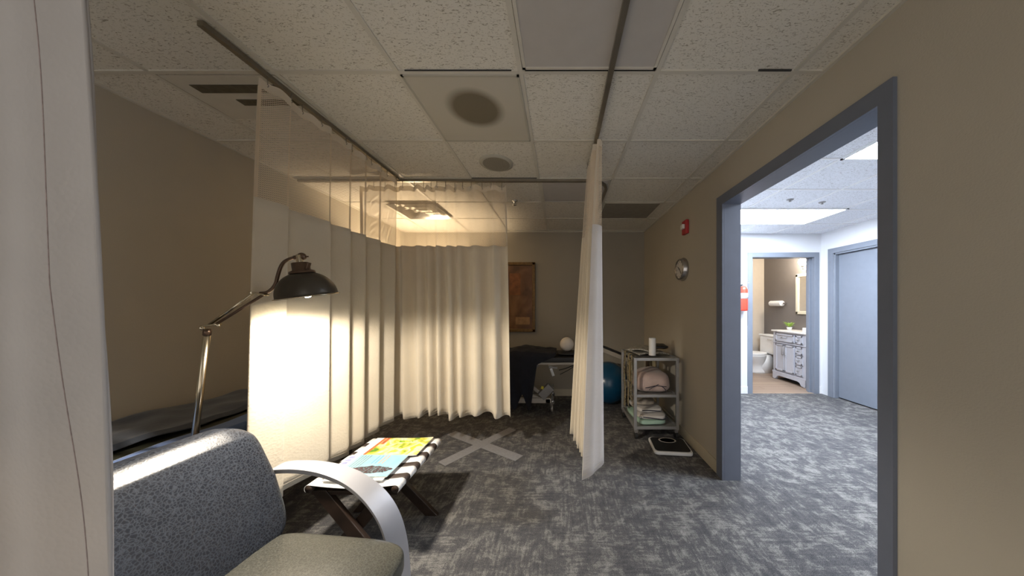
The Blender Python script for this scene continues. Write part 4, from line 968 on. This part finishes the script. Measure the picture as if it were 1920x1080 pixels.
def toilet():
    y = 6.22; t = thing('toilet', 'white toilet beyond the bathroom doorway beside the vanity', 'toilet', (4.4, y, 0))
    MB().bb(4.53, 4.74, y-0.22, y+0.20, 0.42, 0.80).build('tank', 'white', t, bevel=0.025)
    MB().bb(4.515, 4.75, y-0.235, y+0.215, 0.80, 0.835).build('tank_lid', 'white', t, bevel=0.012)
    def ell(cx, rx, ry, z, n=36): return [Vector((cx+rx*math.cos(2*PI*k/n), y+ry*math.sin(2*PI*k/n), z)) for k in range(n)]
    rings = [ell(4.36, 0.17, 0.12, 0.003), ell(4.36, 0.165, 0.11, 0.04), ell(4.36, 0.14, 0.095, 0.14), ell(4.34, 0.16, 0.11, 0.22), ell(4.29, 0.22, 0.16, 0.31), ell(4.27, 0.25, 0.185, 0.38), ell(4.27, 0.255, 0.19, 0.405)]
    m_ = MB(); V = [[m_.bm.verts.new(p) for p in r] for r in rings]
    for a, b in zip(V[:-1], V[1:]):
        for k in range(36): m_.bm.faces.new((a[k], a[(k+1) % 36], b[(k+1) % 36], b[k]))
    m_.bm.faces.new(V[0][::-1]); m_.bm.faces.new(V[-1]); m_.bb(4.38, 4.70, y-0.10, y+0.10, 0.003, 0.40); m_.build('bowl', 'white', t, smooth=True)
    m_ = MB(); m_.prism([(4.26+0.265*math.cos(2*PI*k/40), y+0.195*math.sin(2*PI*k/40)) for k in range(40)], lambda u, v, w: Vector((u, v, 0.407+w)), 0.045); m_.build('seat_lid', 'white', t, bevel=0.012)
    MB().cyl((4.53, y-0.15, 0.74), (4.505, y-0.15, 0.74), 0.012).bb(4.50, 4.51, y-0.16, y-0.08, 0.732, 0.748).build('flush_lever', 'chrome', t)
toilet()
def vanity():
    x0, x1, y0, y1 = 4.33, 4.775, 4.98, 5.74
    H = 0.955; t = thing('vanity', 'pale grey bathroom vanity with white top, two doors and drawers', 'vanity', (4.55, 5.36, 0))
    b = MB().bb(x0+0.02, x1, y0+0.01, y1-0.01, 0.14, H)
    for y in (y0, y1-0.055): b.bb(x0, x0+0.06, y, y+0.055, 0.003, H)
    b.bb(x0+0.005, x1, y1-0.02, y1, 0.12, H).bb(x0+0.005, x1, y0, y0+0.02, 0.12, H)
    b.build('body', 'vanity', t, bevel=0.004)
    # skirt with arched cut-out
    pts = [(y0, 0.15), (y0, 0.02), (y0+0.08, 0.02), (y0+0.12, 0.075), (y0+0.17, 0.09), (y1-0.17, 0.09), (y1-0.12, 0.075), (y1-0.08, 0.02), (y1, 0.02), (y1, 0.15)]
    m_ = MB(); m_.prism(pts, lambda u, v, w: Vector((x0-0.012+w, u, v)), 0.02); m_.build('skirt', 'vanity', t)
    for za, zb in ((0.145, 0.17), (0.735, 0.75)): MB().bb(x0-0.014, x0+0.02, y0-0.01, y1+0.01, za, zb).build('moulding', 'vanity', t, bevel=0.003)
    MB().bb(x0-0.03, x1, y0-0.02, y1+0.02, H, H+0.03).build('countertop', 'counter', t, bevel=0.006)
    MB().bb(x0+0.1, x1-0.1, y0+0.05, y1-0.05, 0.004, 0.02).build('shadow_gap', 'shadow', t)
    def front(name, ya, yb, za, zb, handle):
        d = MB().bb(x0-0.004, x0+0.02, ya, yb, za, zb)
        m_ = 0.028
        for a in ((ya, yb, za, za+m_), (ya, yb, zb-m_, zb), (ya, ya+m_, za, zb), (yb-m_, yb, za, zb)): d.bb(x0-0.016, x0-0.004, *a)
        o = d.build(name, 'vanity', t, bevel=0.002)
        if handle == 'bar':
            yy, z0, z1 = handle_pos[name_i[0]]; 
            MB().tube([(x0-0.016, yy, z0), (x0-0.045, yy, z0), (x0-0.045, yy, z1), (x0-0.016, yy, z1)], 0.006, 8).build('handle', 'greymetal', o, smooth=True)
        elif handle == 'hbar':
            yc = (ya+yb)/2; z = (za+zb)/2
            MB().tube([(x0-0.004, yc-0.06, z+0.01), (x0-0.04, yc-0.05, z-0.005), (x0-0.04, yc+0.05, z-0.005), (x0-0.004, yc+0.06, z+0.01)], 0.006, 8).build('handle', 'greymetal', o, smooth=True)
        else:
            z = (za+zb)/2; MB().cyl((x0-0.004, (ya+yb)/2, z), (x0-0.035, (ya+yb)/2, z), 0.006, 10).ball((x0-0.04, (ya+yb)/2, z), 0.015, seg=16, rings=10).build('knob', 'greymetal', o, smooth=True)
    handle_pos = {0: (5.47, 0.52, 0.68), 1: (5.41, 0.52, 0.68)}; name_i = [0]
    front('door', 5.455, 5.665, 0.20, 0.715, 'bar'); name_i[0] = 1
    front('door', 5.225, 5.435, 0.20, 0.715, 'bar')
    front('drawer', 5.225, 5.665, 0.775, 0.92, 'hbar')
    for za, zb in ((0.775, 0.92), (0.58, 0.715), (0.40, 0.55), (0.20, 0.37)): front('drawer', 5.035, 5.185, za, zb, 'knob')
vanity()
def mirror_():
    y0, y1, z0, z1 = 5.0, 5.70, 1.30, 2.10
    t = thing('wall_mirror', 'cream-framed mirror on the taupe bathroom wall above the vanity', 'mirror', (GX, 5.35, 1.7))
    m_ = MB()
    for a in ((y0, y1, z0, z0+0.06), (y0, y1, z1-0.06, z1), (y0, y0+0.06, z0, z1), (y1-0.06, y1, z0, z1)): m_.bb(GX-0.035, GX-0.002, *a)
    m_.build('frame', 'cream_frame', t, bevel=0.008)
    MB().bb(GX-0.014, GX-0.010, y0+0.05, y1-0.05, z0+0.05, z1-0.05).build('glass', 'mirror', t)
mirror_()
def roll():
    t = thing('paper_towel_roll', 'white paper towel roll on a wall holder beside the mirror', 'paper towel', (GX-0.08, 6.1, 1.52))
    MB().cyl((GX-0.08, 5.98, 1.52), (GX-0.08, 6.30, 1.52), 0.058, 32).build('roll', 'white', t, bevel=0.008)
    MB().cyl((GX-0.08, 5.955, 1.52), (GX-0.08, 6.325, 1.52), 0.012, 16).bb(GX-0.09, GX, 5.945, 5.957, 1.505, 1.535).bb(GX-0.09, GX, 6.323, 6.335, 1.505, 1.535).build('holder', 'chrome', t)
roll()
def sconce():
    c = (4.66, 5.42, 2.31); t = thing('wall_sconce', 'glowing round bathroom light above the mirror', 'lamp', (GX, 5.42, 2.31))
    MB().ball(c, 0.075).build('globe', 'sconce', t, smooth=True)
    MB().tube([(c[0], c[1], c[2]-0.09), (c[0], c[1], c[2]-0.14), (GX-0.01, c[1], c[2]-0.15)], 0.01, 10).cyl((GX, c[1], c[2]-0.15), (GX-0.015, c[1], c[2]-0.15), 0.05).cyl((c[0], c[1], c[2]-0.065), (c[0], c[1], c[2]-0.095), 0.028).build('arm', 'chrome', t, smooth=True)
    L = bpy.data.lights.new('sconce_light', 'POINT'); L.energy = 22; L.color = (1.0, 0.86, 0.7); L.shadow_soft_size = 0.08
    lo = bpy.data.objects.new('sconce_light', L); COL.objects.link(lo); lo.parent = t; lo.location = (c[0]-GX-0.12, 0, 0)
sconce()
def plant():
    c = Vector((4.56, 5.62, 0.986)); t = thing('potted_plant', 'small green potted plant on the vanity top', 'plant', c)
    MB().lathe([(0, 0), (0.035, 0), (0.045, 0.06), (0.04, 0.06), (0.038, 0.05), (0, 0.05)], c, seg=24).build('pot', 'white', t, smooth=True)
    m_ = MB(); random.seed(2)
    for k in range(60):
        a = random.uniform(0, 2*PI); r = random.uniform(0.02, 0.11); h = random.uniform(0.06, 0.15); w_ = 0.012
        b = c+Vector((0, 0, 0.05)); e = c+Vector((r*math.cos(a), r*math.sin(a), h+0.02)); mid = b.lerp(e, 0.6)+Vector((0, 0, 0.02)); s = Vector((-math.sin(a), math.cos(a), 0))*w_
        vs = [m_.bm.verts.new(p) for p in (b, mid-s, e, mid+s)]; m_.bm.faces.new(vs)
    m_.build('foliage', 'leaf', t, thick=0.002)
plant()
def starfish():
    c = Vector((4.63, 6.05, 0.85)); pts = []
    for k in range(10):
        a = PI*k/5; r = 0.10 if k % 2 == 0 else 0.03; pts.append((r*math.cos(a), r*math.sin(a)))
    m_ = MB().prism(pts, lambda u, v, w: Vector((c.x+u*0.6+w, c.y+v, c.z+0.031+u*0.45)), 0.02)
    tag(m_.build('starfish_ornament', 'starfish', None, bevel=0.004, org=(c.x, c.y, 0.835)), 'pale tan star-shaped ornament standing on the toilet tank', 'ornament')
starfish()
tag(MB().bb(4.42, 4.52, 5.06, 5.16, 0.985, 1.065).lathe([(0.012, 0), (0.012, 0.02), (0, 0.02)], (4.47, 5.11, 1.065), seg=12).build('tissue_box', 'white', None, bevel=0.008, org=(4.47, 5.11, 0.985)), 'small white box on the vanity top near the door jamb', 'box')

# ------------------------------------------------------------------ torchiere behind the back curtain (its glow shows through the net)
def torch():
    x, y = -2.02, 3.95; t = thing('torchiere_lamp', 'uplight floor lamp hidden behind the back curtain, glowing on the ceiling', 'lamp', (x, y, 0))
    MB().lathe([(0, 0), (0.13, 0), (0.13, 0.02), (0.02, 0.035), (0, 0.035)], (x, y, 0)).build('base', 'bronze', t, smooth=True)
    MB().tube([(x, y, 0.03), (x, y, 1.72)], 0.012).build('pole', 'bronze', t, smooth=True)
    MB().lathe([(0.02, 0), (0.08, 0.015), (0.13, 0.05), (0.155, 0.10), (0.152, 0.10), (0.125, 0.055), (0.07, 0.022), (0, 0.012)], (x, y, 1.71), seg=40).build('bowl_shade', 'bronze', t, smooth=True)
    MB().ball((x, y, 1.765), 0.025).build('bulb', 'bulb', t, smooth=True)
    L = bpy.data.lights.new('torchiere_light', 'SPOT'); L.energy = 75; L.color = (1.0, 0.74, 0.46); L.shadow_soft_size = 0.05; L.spot_size = math.radians(130); L.spot_blend = 0.4
    lo = bpy.data.objects.new('torchiere_light', L); COL.objects.link(lo); lo.parent = t; lo.location = (0, 0, 1.80); lo.rotation_euler = (PI, 0, 0)
torch()

# ------------------------------------------------------------------ world, camera, colour
W = bpy.data.worlds.new('world'); bpy.context.scene.world = W; W.use_nodes = True
bg = W.node_tree.nodes['Background']; bg.inputs[0].default_value = (1.0, 0.95, 0.90, 1); bg.inputs[1].default_value = 0.68
cam = bpy.data.cameras.new('camera'); co = bpy.data.objects.new('camera', cam); COL.objects.link(co)
co.location = (0, 0, CZ); co.rotation_euler = (PI/2, 0, 0)
cam.sensor_width = 36; cam.lens = F/1920*36; cam.shift_x = (960-CX)/1920; cam.shift_y = (CY-540)/1920; cam.clip_start = 0.05
sc = bpy.context.scene; sc.camera = co
sc.view_settings.view_transform = 'Standard'; sc.view_settings.look = 'None'; sc.view_settings.gamma = 1; sc.view_settings.exposure = 0.75
sc.view_settings.use_curve_mapping = False
sc.cycles.max_bounces = 10; sc.cycles.diffuse_bounces = 6; sc.cycles.transparent_max_bounces = 24
sc.cycles.use_denoising = True; sc.cycles.sample_clamp_indirect = 6
